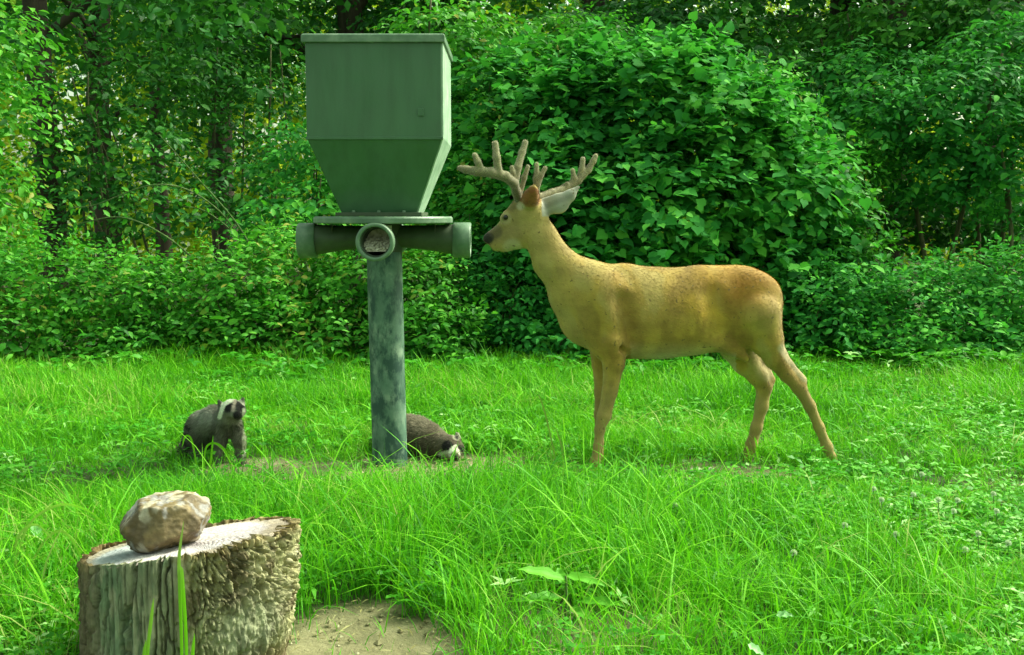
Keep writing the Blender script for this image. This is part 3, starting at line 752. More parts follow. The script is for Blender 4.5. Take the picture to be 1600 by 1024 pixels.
# ears
sc_.chain(C_([(827, 324, .01, 8), (828, 314, -.03, 12.5), (830, 307, -.07, 12), (833, 298, -.11, 7.5), (835, 291, -.13, 2)]), .012)
sc_.chain(C_([(840, 322, .04, 9), (856, 322, .02, 13), (873, 318, .0, 15), (890, 306, -.01, 9), (905, 291, -.01, 2.5)]), .012, .4)
V, Q = sc_.mesh()
px, py = pix(V); xr = V[:, 1] - DY - YAW(px)
n1 = fbm(V * 6, 31, 3); n2 = fbm(V * 22, 33, 3)
C = np.tile(np.array([.44, .300, .058]), (len(V), 1))
n3 = fbm(V * [9, 9, 4], 36, 4)
C = paint(C, sstep(.45, .7, n1) * .5, (.58, .40, .05))
C = paint(C, sstep(.50, .62, n3) * .65, (.27, .165, .03)); C = paint(C, sstep(.50, .36, n3) * .45, (.50, .42, .15))
C = paint(C, sstep(30, 8, seg_d(px, py, (955, 440), (990, 525))) * .6 * n2 * 1.6, (.26, .145, .025)); C = paint(C, sstep(26, 6, seg_d(px, py, (1075, 470), (1125, 500))) * .6 * n2 * 1.6, (.60, .38, .04)); C = paint(C, sstep(20, 5, seg_d(px, py, (1140, 470), (1152, 530))) * .6 * n2 * 1.6, (.24, .135, .025)); C = paint(C, sstep(45, 15, np.hypot(px - 1192, (py - 490) * .8)) * .4, (.47, .38, .12)); C = paint(C, sstep(22, 6, seg_d(px, py, (905, 520), (950, 545))) * .5, (.28, .16, .03))  # coat patches, with shoulder shading and a gold flank highlight painted in
C = paint(C, sstep(960, 850, px) * .55, (.47, .39, .14))                    # paler greyer neck
C = paint(C, sstep(560, 640, py) * .5, (.40, .33, .13))                      # legs
C = paint(C, sstep(1060, 1130, px) * sstep(470, 430, py) * .5, (.60, .33, .02))  # rufous loin
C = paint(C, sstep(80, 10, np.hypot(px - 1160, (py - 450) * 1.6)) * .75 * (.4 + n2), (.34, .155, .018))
C = paint(C, sstep(42, 20, np.hypot(px - 905, py - 470)) * .0, (.3, .3, .2))
C = paint(C, sstep(528, 556, py) * (px > 985) * sstep(1150, 1100, px) * .45, (.58, .50, .26)); C = paint(C, sstep(548, 562, py) * sstep(1010, 970, -px + 2000) * (px < 1150) * (px > 985) * .7, (.62, .56, .36))  # pale belly edge
C = paint(C, sstep(-.02, .05, xr) * sstep(16, 6, seg_d(px, py, (1165, 545), (1198, 585))) * .45, (.60, .55, .33))   # pale inner thigh
C = paint(C, sstep(10, 4, seg_d(px, py, (1222, 545), (1258, 590))) * .5, (.62, .56, .38))
C = paint(C, sstep(824, 806, px) * sstep(318, 328, py) * sstep(386, 374, py) * .55, (.26, .215, .08))     # greyer face
C = paint(C, sstep(18, 10, np.hypot(px - 800, py - 388)) * .7, (.58, .54, .32))      # pale chin and throat
C = paint(C, sstep(11, 7, np.hypot(px - 763, py - 372)), (.035, .032, .028))         # dark nose
C = paint(C, sstep(14, 8, np.hypot(px - 774, py - 362)) * .7, (.12, .10, .06))
C = paint(C, sstep(12, 8, np.hypot(px - 789, py - 341)) * .45, (.55, .48, .28)); C = paint(C, sstep(6, 3, np.hypot(px - 788, py - 341)) * .6, (.05, .04, .025))      # eye patch
C = paint(C, sstep(12, 6, seg_d(px, py, (800, 320), (812, 306))) * .6, (.16, .13, .06))
ear1 = sstep(19, 15, np.hypot(px - 829, py - 308)) * sstep(332, 318, py) * (xr < 0.02); C = paint(C, ear1 * .95, (.30, .125, .03)); C = paint(C, ear1 * sstep(.5, .62, fbm(V * 45, 35, 3)) * .7, (.24, .08, .02))
C = paint(C, sstep(8, 4, np.hypot(px - 813, py - 322)) * .8, (.62, .58, .42))
ear2 = ((px > 846) & (py < 340) & (seg_d(px, py, (852, 323), (908, 288)) < 22) & (py < 290 + (px - 846) * 1.2 + 60)).astype(float) * (xr > -.06) * (1 - (seg_d(px, py, (834, 340), (862, 400)) < 24) * (py > 338)); C = paint(C, ear2 * (.75 + .25 * n2), (.40, .43, .37))
C = paint(C, ear2 * sstep(6, 2, seg_d(px, py, (850, 324), (892, 306))) * .5, (.22, .23, .19)); C = paint(C, ear2 * sstep(5, 2, seg_d(px, py, (856, 334), (886, 322))) * .35, (.24, .25, .20))
C = paint(C, (py > 742) * 1.0 * (px < 1000), (.06, .05, .035)); C = C * (.74 + .26 * n2)[:, None]
deer_base = np.array([D(1060, 730)[0], DY, 0.0])
deer = link('deer', mesh_np('deer', V - deer_base, Q, M['deercoat'], col=C), loc=tuple(deer_base))
tag(deer, 'tan buck deer with velvet antlers sniffing the feeder tube', 'deer')
fv, ff, fc = fur(V, Q, C * 1.04, 110000, .011, .0014, lambda p: np.stack([1.0 + 0 * p[:, 0], 0 * p[:, 0], -.55 - 2.5 * (p[:, 2] < .55)], -1), 510, .12, lambda p: np.where((p[:, 2] < .5), .7, np.where((pix(p)[0] > 846) & (pix(p)[1] < 342), .35, 1.0)))
tag(link('coat_hair', mesh_np('coat_hair', fv - deer_base, ff, M['deercoat'], col=fc), deer), kind='stuff')
def ball(c, r, n=14, sq=(1, 1, 1)):
    th = np.linspace(0, np.pi, n); ph = np.linspace(0, 2 * np.pi, 2 * n, endpoint=False)
    V = np.array([(math.sin(t) * math.cos(p) * sq[0], math.sin(t) * math.sin(p) * sq[1], math.cos(t) * sq[2]) for t in th for p in ph]) * r + np.asarray(c)
    k = 2 * n; F = [(i * k + j, (i + 1) * k + j, (i + 1) * k + (j + 1) % k, i * k + (j + 1) % k) for i in range(n - 1) for j in range(k)]
    return V, np.array(F)
_k = np.where(np.hypot(px - 789, py - 341) < 3.5)[0]; _e = V[_k[np.argmin(V[_k, 1])]]
ev, ef = ball(_e + [0, .005, 0], .0135); link('eye', mesh_np('eye', ev - deer_base, ef, M['black']), deer)
for hx, hy, dy in ((916, 753, -.09), (922, 741, .09), (1309, 737, -.085), (1163, 729, .085)):
    hs = Sculpt(D(hx - 25, hy + 18, dy) - [0, .06, 0], D(hx + 25, hy - 22, dy) + [0, .06, 0], .005)
    for sg in (-.014, .014): hs.cone(D(hx + 2, hy - 4, dy + sg), D(hx - 7, hy + 4, dy + sg), .02, .013, .008)
    hv, hq = hs.mesh(); link('hoof', mesh_np('hoof', hv - deer_base, hq, M['hoof']), deer)
# antlers in velvet
def antler(chains, lo, hi, seed):
    s = Sculpt(lo, hi, .0045)
    for ch in chains: s.chain([(p, r_ * .68) for p, r_ in C_(ch)], .009)
    av, aq = s.mesh(); nn = fbm(av * 40, seed, 3)
    ac = np.tile(np.array([.17, .155, .09]), (len(av), 1)) * (.75 + .5 * nn)[:, None]
    apx, apy = pix(av); ac = paint(ac, sstep(290, 250, apy) * .45, (.32, .31, .2))
    o = link('antler', mesh_np('antler', av - deer_base, aq, M['velvet'], col=ac), deer)
    fv, ff, fc = fur(av, aq, np.clip(ac * 2.5 + .08, 0, .8), 14000, .0055, .0011, lambda p: np.stack([0 * p[:, 0], -.2 + 0 * p[:, 0], 1 + 0 * p[:, 0]], -1), seed, 1.1)  # fuzz coloured far paler than the antler to paint a bright rim light
    tag(link('velvet_fuzz', mesh_np('velvet_fuzz', fv - deer_base, ff, M['velvet'], col=fc), o), kind='stuff')
antler([[(811, 316, .04, 9), (807, 300, .01, 9.5), (803, 287, -.05, 9.5), (790, 276, -.10, 10), (768, 270, -.13, 10), (744, 268, -.12, 9), (728, 265, -.09, 7.5), (719, 263, -.07, 6)],
        [(751, 266, -.12, 8), (747, 254, -.13, 6.5), (742, 243, -.13, 5.5)], [(779, 270, -.12, 9), (776, 246, -.13, 7.5), (774, 225, -.12, 6.5)],
        [(804, 288, -.04, 8.5), (809, 262, -.03, 8), (816, 238, -.01, 7), (821, 223, .0, 6)], [(804, 285, -.04, 6), (801, 270, -.05, 5), (800, 262, -.05, 4.5)],
        [(813, 300, .02, 6), (819, 278, .02, 5.5), (825, 261, .02, 4.5)]],
       D(705, 325) - [0, .26, 0], D(838, 208) + [0, .12, 0], 520)
antler([[(833, 318, .05, 8), (842, 309, .07, 8.5), (862, 302, .12, 8.5), (884, 295, .17, 8.5), (903, 283, .20, 8), (919, 266, .215, 7), (927, 252, .22, 6), (931, 244, .22, 5)],
        [(903, 282, .20, 7), (909, 266, .205, 6.5), (911, 249, .21, 5.5)], [(890, 292, .18, 7), (897, 279, .185, 6), (895, 267, .19, 5)], [(880, 294, .17, 6), (886, 288, .16, 5)],
        [(838, 308, .06, 7.5), (838, 280, .07, 6.5), (839, 257, .08, 4.5)], [(840, 290, .065, 6), (845, 275, .07, 5.5), (852, 263, .075, 4.5)]],
       D(820, 330) - [0, .06, 0], D(950, 228) + [0, .32, 0], 521)

# ------------------------------------------------------------------ raccoons
def raccoon(build, base, label, flow, colour, seed, lo, hi):
    s = Sculpt(lo, hi, .0058); build(s); V, Q = s.mesh(); px, py = pix(V)
    C = colour(px, py, V); n_ = fbm(V * 30, seed, 3); C = C * (.75 + .5 * n_)[:, None]
    o = link('raccoon', mesh_np('raccoon', V - base, Q, M['raccoat'], col=C), loc=tuple(base)); tag(o, label, 'raccoon', 'raccoons foraging by the feeder')
    fv, ff, fc = fur(V, Q, C, 26000, .024, .0028, flow, seed, .45, lambda p: colour(*pix(p), p, True))
    tag(link('fur', mesh_np('fur', fv - base, ff, M['raccoat'], col=np.clip(fc * 1.15, 0, 1)), o), kind='stuff')
    return o
RY = 5.62; RS = RY / FPX
A = lambda x, y, dy=0.0: P(x, y, RY + dy)
AC = lambda L: [(A(x, y, dy), r * RS) for x, y, dy, r in L]
def rac1(s):
    s.chain(AC([(309, 692, .10, 23), (322, 672, .05, 27), (338, 660, -.02, 22), (352, 657, -.06, 16)]), .05)
    s.chain(AC([(352, 664, -.06, 18), (358, 650, -.09, 15), (362, 641, -.11, 16.5)]), .03)
    s.chain(AC([(364, 642, -.15, 10.5), (369, 646, -.20, 6.5), (371, 648, -.215, 4.5)]), .02)
    s.cone(A(350, 646, -.11), A(376, 642, -.11), 8 * RS, 8 * RS, .03)
    for x, y in ((342, 626), (380, 622)): s.cone(A(x + (4 if x < 360 else -3), y + 9, -.09), A(x, y, -.08), 6 * RS, 2.2 * RS, .008, .6)
    s.chain(AC([(352, 668, -.07, 12), (345, 690, -.09, 7), (342, 710, -.10, 5.5), (340, 724, -.12, 6.5)]), .025)
    s.chain(AC([(366, 664, -.05, 12), (374, 688, -.06, 7.5), (376, 710, -.06, 5.5), (378, 724, -.08, 6.5)]), .025)
    s.chain(AC([(306, 700, .04, 17), (312, 716, -.01, 11), (322, 724, -.05, 7)]), .03); s.cone(A(312, 705, .16), A(322, 722, .12), 14 * RS, 8 * RS, .03)
    s.chain(AC([(300, 694, .16, 10), (290, 704, .18, 10.5), (284, 716, .16, 9), (280, 724, .12, 5)]), .02)
def rc1(px, py, V, ln=False):
    front = V[:, 1] < RY - .05
    if ln: return np.where((py < 660) & front, .35, np.where(py > 700, .6, 1.0))
    C = np.tile(np.array([.13, .14, .10]), (len(V), 1)); C = paint(C, sstep(320, 300, px) * .5, (.06, .06, .045)); C = paint(C, sstep(30, 8, np.hypot(px - 322, py - 655)) * .5, (.26, .28, .23))
    C = paint(C, ((px < 299) & (np.sin((px - py) * .42) > .1)) * .9, (.012, .012, .01))
    C = paint(C, sstep(9, 5, seg_d(px, py, (346, 632), (342, 627))) * .5, (.015, .014, .012))
    C = paint(C, sstep(8.5, 6, np.hypot((px - 357), (py - 636) * .85)) * 1., (.006, .006, .005)); C = paint(C, sstep(8.5, 6, np.hypot((px - 375), (py - 635) * .85)), (.008, .008, .007))
    C = paint(C, sstep(4.5, 2.5, seg_d(px, py, (364, 624), (350, 632))), (.66, .72, .54)); C = paint(C, sstep(4, 2.4, seg_d(px, py, (350, 632), (343, 652))), (.66, .72, .54))
    C = paint(C, sstep(3, 1.6, seg_d(px, py, (368, 626), (364, 642))) * .8, (.40, .34, .27)); C = paint(C, sstep(3, 1.6, seg_d(px, py, (373, 625), (382, 632))), (.5, .5, .4))
    C = paint(C, sstep(6, 3, seg_d(px, py, (338, 642), (334, 676)) + 5 * (fbm(V * 60, 37, 2) - .5)) * .5, (.045, .045, .035)); C = paint(C, sstep(3.2, 1.6, seg_d(px, py, (381, 640), (381, 712))) * .8, (.62, .68, .5)); C = paint(C, sstep(12, 7, np.hypot(px - 358, py - 655)) * .35, (.3, .3, .22)); C = paint(C, sstep(8, 5.5, np.hypot(px - 371, py - 649)), (.01, .01, .009))  # pale line down the right chest and foreleg is painted rim light
    return paint(C, (py > 708) * .5, (.04, .038, .03))
b1 = np.array([A(335, 724)[0], RY, 0.0])
raccoon(rac1, b1, 'raccoon sitting up in the grass left of the feeder post', lambda p: np.stack([-.7 + 0 * p[:, 0], .1 + 0 * p[:, 0], -.8 + 0 * p[:, 0]], -1), rc1, 531,
        A(262, 735) - [0, .32, 0], A(400, 610) + [0, .34, 0])

RY2 = 5.75; A2 = lambda x, y, dy=0.0: P(x, y, RY2 + dy)
AC2 = lambda L: [(A2(x, y, dy), r * RY2 / FPX) for x, y, dy, r in L]
def rac2(s):
    s.chain(AC2([(607, 692, .08, 26), (626, 684, .06, 33), (650, 686, .02, 31), (674, 694, -.03, 25), (688, 700, -.06, 20)]), .05)
    s.chain(AC2([(690, 696, -.10, 18), (704, 698, -.17, 17)]), .03); s.chain(AC2([(707, 704, -.21, 11), (711, 712, -.26, 6.5), (712, 715, -.28, 5)]), .02)
    s.cone(A2(693, 706, -.17), A2(719, 703, -.17), 8 * RS, 7 * RS, .03)
    for x, y in ((693, 681), (715, 678)): s.cone(A2(x, y + 8, -.15), A2(x, y, -.14), 6.5 * RS, 3 * RS, .01, .6)
    s.chain(AC2([(676, 700, -.06, 15), (672, 718, -.09, 9), (676, 730, -.11, 7)]), .025); s.chain(AC2([(690, 704, .0, 13), (698, 720, .0, 8), (702, 730, -.03, 7)]), .025)
    s.chain(AC2([(622, 700, .0, 20), (626, 718, -.03, 11), (634, 730, -.05, 8)]), .03); s.chain(AC2([(602, 698, .18, 12), (596, 706, .26, 12), (592, 716, .32, 10), (590, 724, .36, 6)]), .02)
def rc2(px, py, V, ln=False):
    head = (px > 688)
    if ln: return np.where(head, .4, np.where(py > 712, .6, 1.0))
    C = np.tile(np.array([.095, .085, .052]), (len(V), 1)); C = paint(C, sstep(700, 660, py) * .5, (.14, .12, .075))
    C = paint(C, sstep(11, 8, np.hypot(px - 700, py - 698)), (.008, .008, .007)); C = paint(C, sstep(7, 4, np.hypot(px - 719, py - 702)), (.008, .008, .007))
    C = paint(C, sstep(4, 2.2, seg_d(px, py, (688, 710), (704, 706))), (.45, .48, .36)); C = paint(C, sstep(4, 2.2, seg_d(px, py, (704, 706), (712, 698))), (.66, .72, .54))
    C = paint(C, sstep(3.5, 2, seg_d(px, py, (712, 700), (722, 712))), (.5, .5, .4)); C = paint(C, sstep(7.5, 5.5, np.hypot(px - 714, py - 682)) * .7, (.40, .42, .30)); C = paint(C, sstep(3.8, 2.4, np.hypot(px - 714.5, py - 684)), (.01, .01, .01))
    C = paint(C, sstep(5, 3, np.hypot(px - 712, py - 715)), (.01, .01, .009)); C = paint(C, sstep(3.5, 2, seg_d(px, py, (692, 716), (704, 712))) * .8, (.6, .6, .48)); C = paint(C, sstep(26, 10, np.hypot(px - 655, py - 660)) * .5, (.17, .16, .11))
    return C
b2 = np.array([A2(660, 724)[0], RY2, 0.0])
raccoon(rac2, b2, 'raccoon with nose down in the grass right behind the post', lambda p: np.stack([-.9 + 0 * p[:, 0], .1 + 0 * p[:, 0], -.5 + 0 * p[:, 0]], -1), rc2, 532,
        A2(525, 740) - [0, .42, 0], A2(735, 640) + [0, .32, 0])

# ------------------------------------------------------------------ feeder
def paint_mat(name, c1, c2, c3, rough=.5, scale=3, blotch=None):
    m, nt, N, L, b = newmat(name)
    c = ramp(nt, [(.3, c1), (.5, c2), (.72, c3)], nz(nt, scale, 6, .6))
    if blotch:
        c = mixc(nt, ramp(nt, [(.46, (0, 0, 0)), (.58, (1, 1, 1))], nz(nt, blotch[1], 7, .68, stretch=(1, 1, .5), dist=.15)), c, blotch[0])
    c = mixc(nt, .5, c, ramp(nt, [(.35, (.72, .74, .68)), (.55, (1, 1, 1)), (.75, (1.12, 1.1, 1.05))], nz(nt, 16, 6, .7, stretch=(1, 1, .12))), 'MULTIPLY')
    L.new(c, b.inputs['Base Color'])
    L.new(ramp(nt, [(.3, (rough - .1,) * 3), (.7, (min(1, rough + .2),) * 3)], nz(nt, 12, 5)), b.inputs['Roughness'])
    bump(nt, b, nz(nt, 90, 4, .6), .12, .004)
    return m
M['green'] = paint_mat('green_painted_steel', (.042, .118, .052), (.049, .136, .062), (.060, .155, .074), .42)
M['sunlit_side'] = paint_mat('sunlit_green_side', (.22, .36, .24), (.32, .48, .34), (.42, .56, .42), .4, 14)  # hopper green lightened so the colour itself carries the sun on the side
M['edge'] = paint_mat('worn_green_edge', (.075, .16, .09), (.11, .20, .12), (.20, .30, .20), .45, 14)
M['pvc'] = paint_mat('shade_darkened_green_pipe', (.030, .050, .022), (.045, .075, .035), (.065, .10, .05), .55, 9)  # brownish green pipe, darkened further to paint in shade below the deck plate
M['pole'] = paint_mat('mottled_green_pole', (.05, .125, .085), (.10, .195, .135), (.24, .34, .25), .6, 10, ((.018, .066, .05), 13))
m, nt, N, L, b = newmat('corn'); L.new(ramp(nt, [(.35, (.34, .33, .22)), (.55, (.66, .64, .48)), (.75, (.80, .78, .66))], nz(nt, 40, 4)), b.inputs['Base Color']); b.inputs['Roughness'].default_value = .7; bump(nt, b, nz(nt, 60, 3), .8, .01); M['corn'] = m

FY = 5.55; fb = np.array([P(604, 600, FY)[0], FY, 0.0])
feeder = thing('game_feeder', fb, 'green metal game feeder hopper on a mottled pole with feed tubes', 'feeder')
def zat(py, Y): return P(800, py, Y)[2]
def lathe(prof, axis_o, axis_d, n=40):
    """profile rows (along, radius) about an axis"""
    d = unit(np.asarray(axis_d, float)[None])[0]; ref = np.array([0, 0, 1.0]) if abs(d[2]) < .9 else np.array([1.0, 0, 0])
    a = unit(np.cross(d, ref)[None])[0]; b_ = np.cross(d, a); th = np.linspace(0, 2 * np.pi, n, endpoint=False)
    V = np.array([np.asarray(axis_o) + d * t + r_ * (math.cos(q) * a + math.sin(q) * b_) for t, r_ in prof for q in th])
    F = [(i * n + j, i * n + (j + 1) % n, (i + 1) * n + (j + 1) % n, (i + 1) * n + j) for i in range(len(prof) - 1) for j in range(n)]
    return V, np.array(F)
def bevelled(o, w=.004, seg=2):
    mo = o.modifiers.new('bevel', 'BEVEL'); mo.width = w; mo.segments = seg; mo.limit_method = 'ANGLE'; mo.angle_limit = math.radians(28); return o
def flat(name, V, F, mat, parent, bev=.004):
    me = bpy.data.meshes.new(name); me.from_pydata([tuple(map(float, v)) for v in V], [], [tuple(int(q) for q in f) for f in F]); me.materials.append(mat); me.update()
    o = link(name, me, parent)
    return bevelled(o, bev) if bev else o
def rings(rs):
    """stack of rectangles (cx, cy, z, hx, hy) closed top and bottom"""
    V, F = [], []
    for cx, cy, z, hx, hy in rs: V += [(cx - hx, cy - hy, z), (cx + hx, cy - hy, z), (cx + hx, cy + hy, z), (cx - hx, cy + hy, z)]
    for i in range(len(rs) - 1):
        for j in range(4): F.append((4 * i + j, 4 * i + (j + 1) % 4, 4 * i + 4 + (j + 1) % 4, 4 * i + 4 + j))
    F.append((3, 2, 1, 0)); k = 4 * (len(rs) - 1); F.append((k, k + 1, k + 2, k + 3)); return V, F
hx = .312; nearY = FY - .33
hc = P((480 + 688) / 2, 140, nearY)[0] - fb[0]
zt, zm, zb = zat(62, nearY), zat(216, nearY), zat(334, FY - .18)
V, F = rings([(hc * 1.0, 0, zb, .178, .178), (hc, 0, zm, hx, .33), (hc, 0, zt, hx, .33)]); hop = flat('hopper', V, F, M['green'], feeder, .006)
# added pale sheet over the right flank, its colour standing in for sunlight
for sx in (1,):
    V, F = rings([(hc + sx * .1795, 0, zb, .005, .170), (hc + sx * (hx + .0015), 0, zm, .005, .324), (hc + sx * (hx + .0015), 0, zt - .002, .005, .324)]); flat('sunlit_side_overlay', V, F, M['sunlit_side'], hop, .003)
V, F = rings([(hc, 0, zt - .014, hx + .016, .346), (hc, 0, zt + .020, hx + .016, .346), (hc, 0, zt + .026, hx + .008, .338)]); lid = flat('lid', V, F, M['edge'], feeder, .004)
V, F = rings([(hc, 0, zm - .007, hx + .004, .334), (hc, 0, zm + .007, hx + .004, .334)]); flat('waist_band', V, F, M['green'], hop, .002)
# latch plate stamped low on the front
V, F = rings([(hc + .215, -.332, zm + .10, .014, .004), (hc + .215, -.332, zm + .135, .014, .004)]); flat('latch', V, F, M['green'], hop, .002)
# neck flange with bolts
V, F = rings([(hc, 0, zb - .012, .205, .205), (hc, 0, zb + .006, .205, .205)]); fl = flat('neck_flange', V, F, M['pvc'], feeder, .002)
for bx in (-.12, .0, .12):
    V, F = lathe([(0, 0), (0, .009), (.008, .009), (.010, .006), (.010, 0)], (hc + bx, -.192, zb + .006), (0, 0, 1), 6); link('bolt', mesh_np('bolt', V, F, M['edge'], smooth=False), fl)
# round deck plate
zp = zb - .014
V, F = lathe([(0, 0), (0, .335), (-.008, .342), (-.030, .342), (-.034, .336), (-.034, 0)], (hc, 0, zp), (0, 0, 1), 64); V = np.array(V)
bevelled(link('deck_plate', mesh_np('deck_plate', V, F[:, ::-1], M['edge'], smooth=False), feeder), .002)
# feed tubes: centre hub and four elbows
zc = zat(375, FY)
V, F = lathe([(0, 0), (0, .084), (.185, .084), (.185, 0)], (0, 0, zc - .10), (0, 0, 1), 40); link('hub', mesh_np('hub', V, F, M['pvc'], smooth=False), feeder)
for dx, dy, ln in ((-1, 0, .425), (1, 0, .425), (0, -1, .42), (0, 1, .42)):
    d = np.array([dx, dy, -.02 if dx else 0.0]); o0 = np.array([0, 0, zc + (.004 if dx < 0 else .006 if dx > 0 else -.001)])
    V, F = lathe([(.04, .052), (ln - .20, .062), (ln - .09, .074), (ln - .05, .074), (ln - .05, .064), (ln - .09, .064), (.04, .044)], o0 + [0, 0, .016 if dx else 0], d * [1, 1, 1] - (np.array([0, 0, .035]) if dx else 0), 44); tb = link('feed_tube', mesh_np('feed_tube', V, F, M['pvc']), feeder); bevelled(tb, .002)
    V, F = lathe([(ln - .088, .0755), (ln - .086, .086), (ln - .006, .088), (ln, .084), (ln, .073), (ln - .004, .070), (ln - .088, .070), (ln - .088, .0755)], o0, d, 44); link('collar', mesh_np('collar', V, F, M['edge']), tb)
    # grain slope lying inside the mouth
    gg = np.random.default_rng(600 + int(dx * 2 + dy)); gs = []
    for q in range(150):
        u_ = gg.uniform(.05, .17); ang = gg.uniform(-1, 1); rr_ = .052
        pd = unit(d[None])[0]; sdv = unit(np.cross(pd, [0, 0, 1.0])[None])[0]
        h_ = -.058 + (u_ / .17) * .075; wmax = math.sqrt(max(.0001, .062 ** 2 - h_ ** 2))
        c = o0 + pd * (ln - .02 - u_ * .85) + sdv * ang * wmax + np.array([0, 0, h_])
        bv, bf = ball(c, gg.uniform(.006, .009), 4, (1, 1, .8)); gs.append((bv, bf))
    pd = unit(d[None])[0]; sdv = unit(np.cross(pd, [0, 0, 1.0])[None])[0]; sl = []
    for t_ in (0, 1):
        u_ = .04 + .14 * t_; h_ = -.062 + (u_ / .17) * .072; wv = math.sqrt(max(.0001, .063 ** 2 - h_ ** 2)); sl += [o0 + pd * (ln - .02 - u_ * .85) + sdv * sg * wv + np.array([0, 0, h_]) for sg in (-1, 1)]
    sl += [sl[2] + np.array([0, 0, .06]), sl[3] + np.array([0, 0, .06])]
    gs.append((np.array(sl), np.array([(0, 1, 3, 2), (2, 3, 5, 4)]))); V, F = merge(gs)
    tag(link('grain', mesh_np('grain', V, F, M['corn']), tb), kind='stuff')
# pole, leaning a touch
top = np.array([-.004, 0, zc - .06]); bot = np.array([.014, 0, -.06])
pts = np.array([bot + (top - bot) * t for t in np.linspace(0, 1, 24)]); V, F = tube_np(pts, .0875, 48); V = V + unit(V * [1, 1, 0]) * ((fbm(V * [14, 14, 6], 91, 3) - .5) * .004)[:, None]
link('pole', mesh_np('pole', V, F, M['pole']), feeder)

# ------------------------------------------------------------------ stump
sr = .247; sb = np.array([STX, STY, 0.0]); NT, NZ = 760, 220
th = np.linspace(0, 2 * np.pi, NT, endpoint=False); tz = np.linspace(0, 1, NZ)
TH, TZ = np.meshgrid(th, tz, indexing='ij')
cx_, sy_ = np.cos(TH), np.sin(TH)                      # -y faces the camera
ztop = lambda x, y: .370 + .165 * x / sr * sr * 1.02 - .10 * y
def cells(p, seed):
    """gap between the two nearest cell centres: zero on the cracks between plates"""
    f = np.floor(p); d1 = np.full(p.shape[:-1], 9.0); d2 = d1.copy()
    for a in (-1, 0, 1):
        for b2_ in (-1, 0, 1):
            for c2_ in (-1, 0, 1):
                q = f + [a, b2_, c2_]; i = q.astype(np.int64)
                o = np.stack([_hash(i[..., 0], i[..., 1], i[..., 2], seed + k) for k in range(3)], -1)
                d = np.linalg.norm(q + o - p, axis=-1); d2 = np.where(d < d1, d1, np.minimum(d2, d)); d1 = np.minimum(d1, d)
    return d2 - d1
lim = sr * (1 + .05 * np.cos(2 * TH + .6) + .035 * np.cos(3 * TH - 1.0))
zz = -.06 + (ztop(lim * cx_, lim * sy_) + .06) * TZ
P3 = np.stack([cx_ * 1.0, sy_ * 1.0, zz], -1)
barkw = sstep(.10, .35, cx_ - .0) * (sy_ < .8) + sstep(-.62, -.80, cx_) * .75     # bark left on at right and far left
barkw = np.clip(barkw + sstep(.2, .5, sy_), 0, 1)
burl = np.exp(-(((TH - 2 * np.pi + .45 + np.pi * 0) % (2 * np.pi) - 0) ** 2) * 0)
ang = (TH + np.pi) % (2 * np.pi) - np.pi                 # 0 = right, -pi/2 = camera
burl = np.exp(-((ang + .70) / .42) ** 2 - ((zz - .19) / .085) ** 2)
under = np.exp(-((ang + .25) / .6) ** 2) * sstep(.16, -.02, zz)
rad = lim + .022 * burl - .055 * under + .05 * np.exp(-(zz + .06) / .06) * (1 - sstep(-.9, .2, cx_) * .6)
u1 = np.stack([cx_ * 9, sy_ * 9, zz * 2.4], -1); w1 = fbm(np.stack([cx_ * 4, sy_ * 4, zz * 7], -1), 71, 3)
u1 = u1 + (w1 - .5)[..., None] * np.array([2.0, 2.0, 0])
rg = 1 - np.abs(2 * fbm(u1, 72, 3) - 1) * 2.2            # long furrows
u2 = np.stack([cx_ * 10, sy_ * 10, zz * 22], -1); blk = 1 - np.abs(2 * fbm(u2 + (w1 - .5)[..., None] * 5, 75, 4) - 1) * 2.4   # gnarled plates
wv = np.stack([fbm(np.stack([cx_ * 6, sy_ * 6, zz * 9], -1), 140 + k, 4) - .5 for k in range(3)], -1)
pl1 = cells(np.stack([cx_ * 5.5, sy_ * 5.5, zz * 6], -1) + wv * 2.6, 150); pl2 = cells(np.stack([cx_ * 13, sy_ * 13, zz * 24], -1) + wv * 4.0, 160)
pl3 = cells(np.stack([cx_ * 9, sy_ * 9, zz * 5], -1) + wv * 1.6, 170)
rg = .35 * rg + .9 * sstep(.02, .16, pl3); topw = sstep(.17, .33, zz); blk = .55 * blk + .75 * sstep(.02, .13, pl1) + (.15 + .55 * topw) * (sstep(.03, .22, pl2) - .5) + .15
rough_w = sstep(.25, .55, cx_) * sstep(.10, .24, zz)
rad = rad + barkw * (.016 + .020 * (rg - .55) * (1 - rough_w) + .034 * (blk - .65) * rough_w * (1 - .85 * burl))
crk = fbm(np.stack([cx_ * 13, sy_ * 13, zz * 1.6], -1), 78, 2); wd = cells(np.stack([cx_ * 5.5, sy_ * 5.5, zz * 2.0], -1) + wv * [.9, .9, .3], 190); crack = np.maximum(np.maximum(sstep(.10, .0, wd) * 1.2, .6 * sstep(.05, .0, np.abs(crk - .5))), .6 * sstep(.04, .0, np.abs(fbm(np.stack([cx_ * 24, sy_ * 24, zz * 1.2], -1), 178, 2) - .5)))
rad = rad - (1 - barkw) * (.026 * crack - .010 * (fbm(np.stack([cx_ * 40, sy_ * 40, zz * 3], -1), 79, 2) - .5))
rad = rad + (fbm(np.stack([cx_ * 60, sy_ * 60, zz * 80], -1), 80, 3) - .5) * .009 * (.5 + barkw)
zj = zz + (TZ > .99) * (barkw * .02 * (fbm(np.stack([cx_ * 8, sy_ * 8, 0 * zz], -1), 81, 3) - .35))
V = np.stack([rad * cx_, rad * sy_, zj], -1).reshape(-1, 3)
ii = np.arange(NT * NZ).reshape(NT, NZ); jn = np.roll(ii, -1, 0)
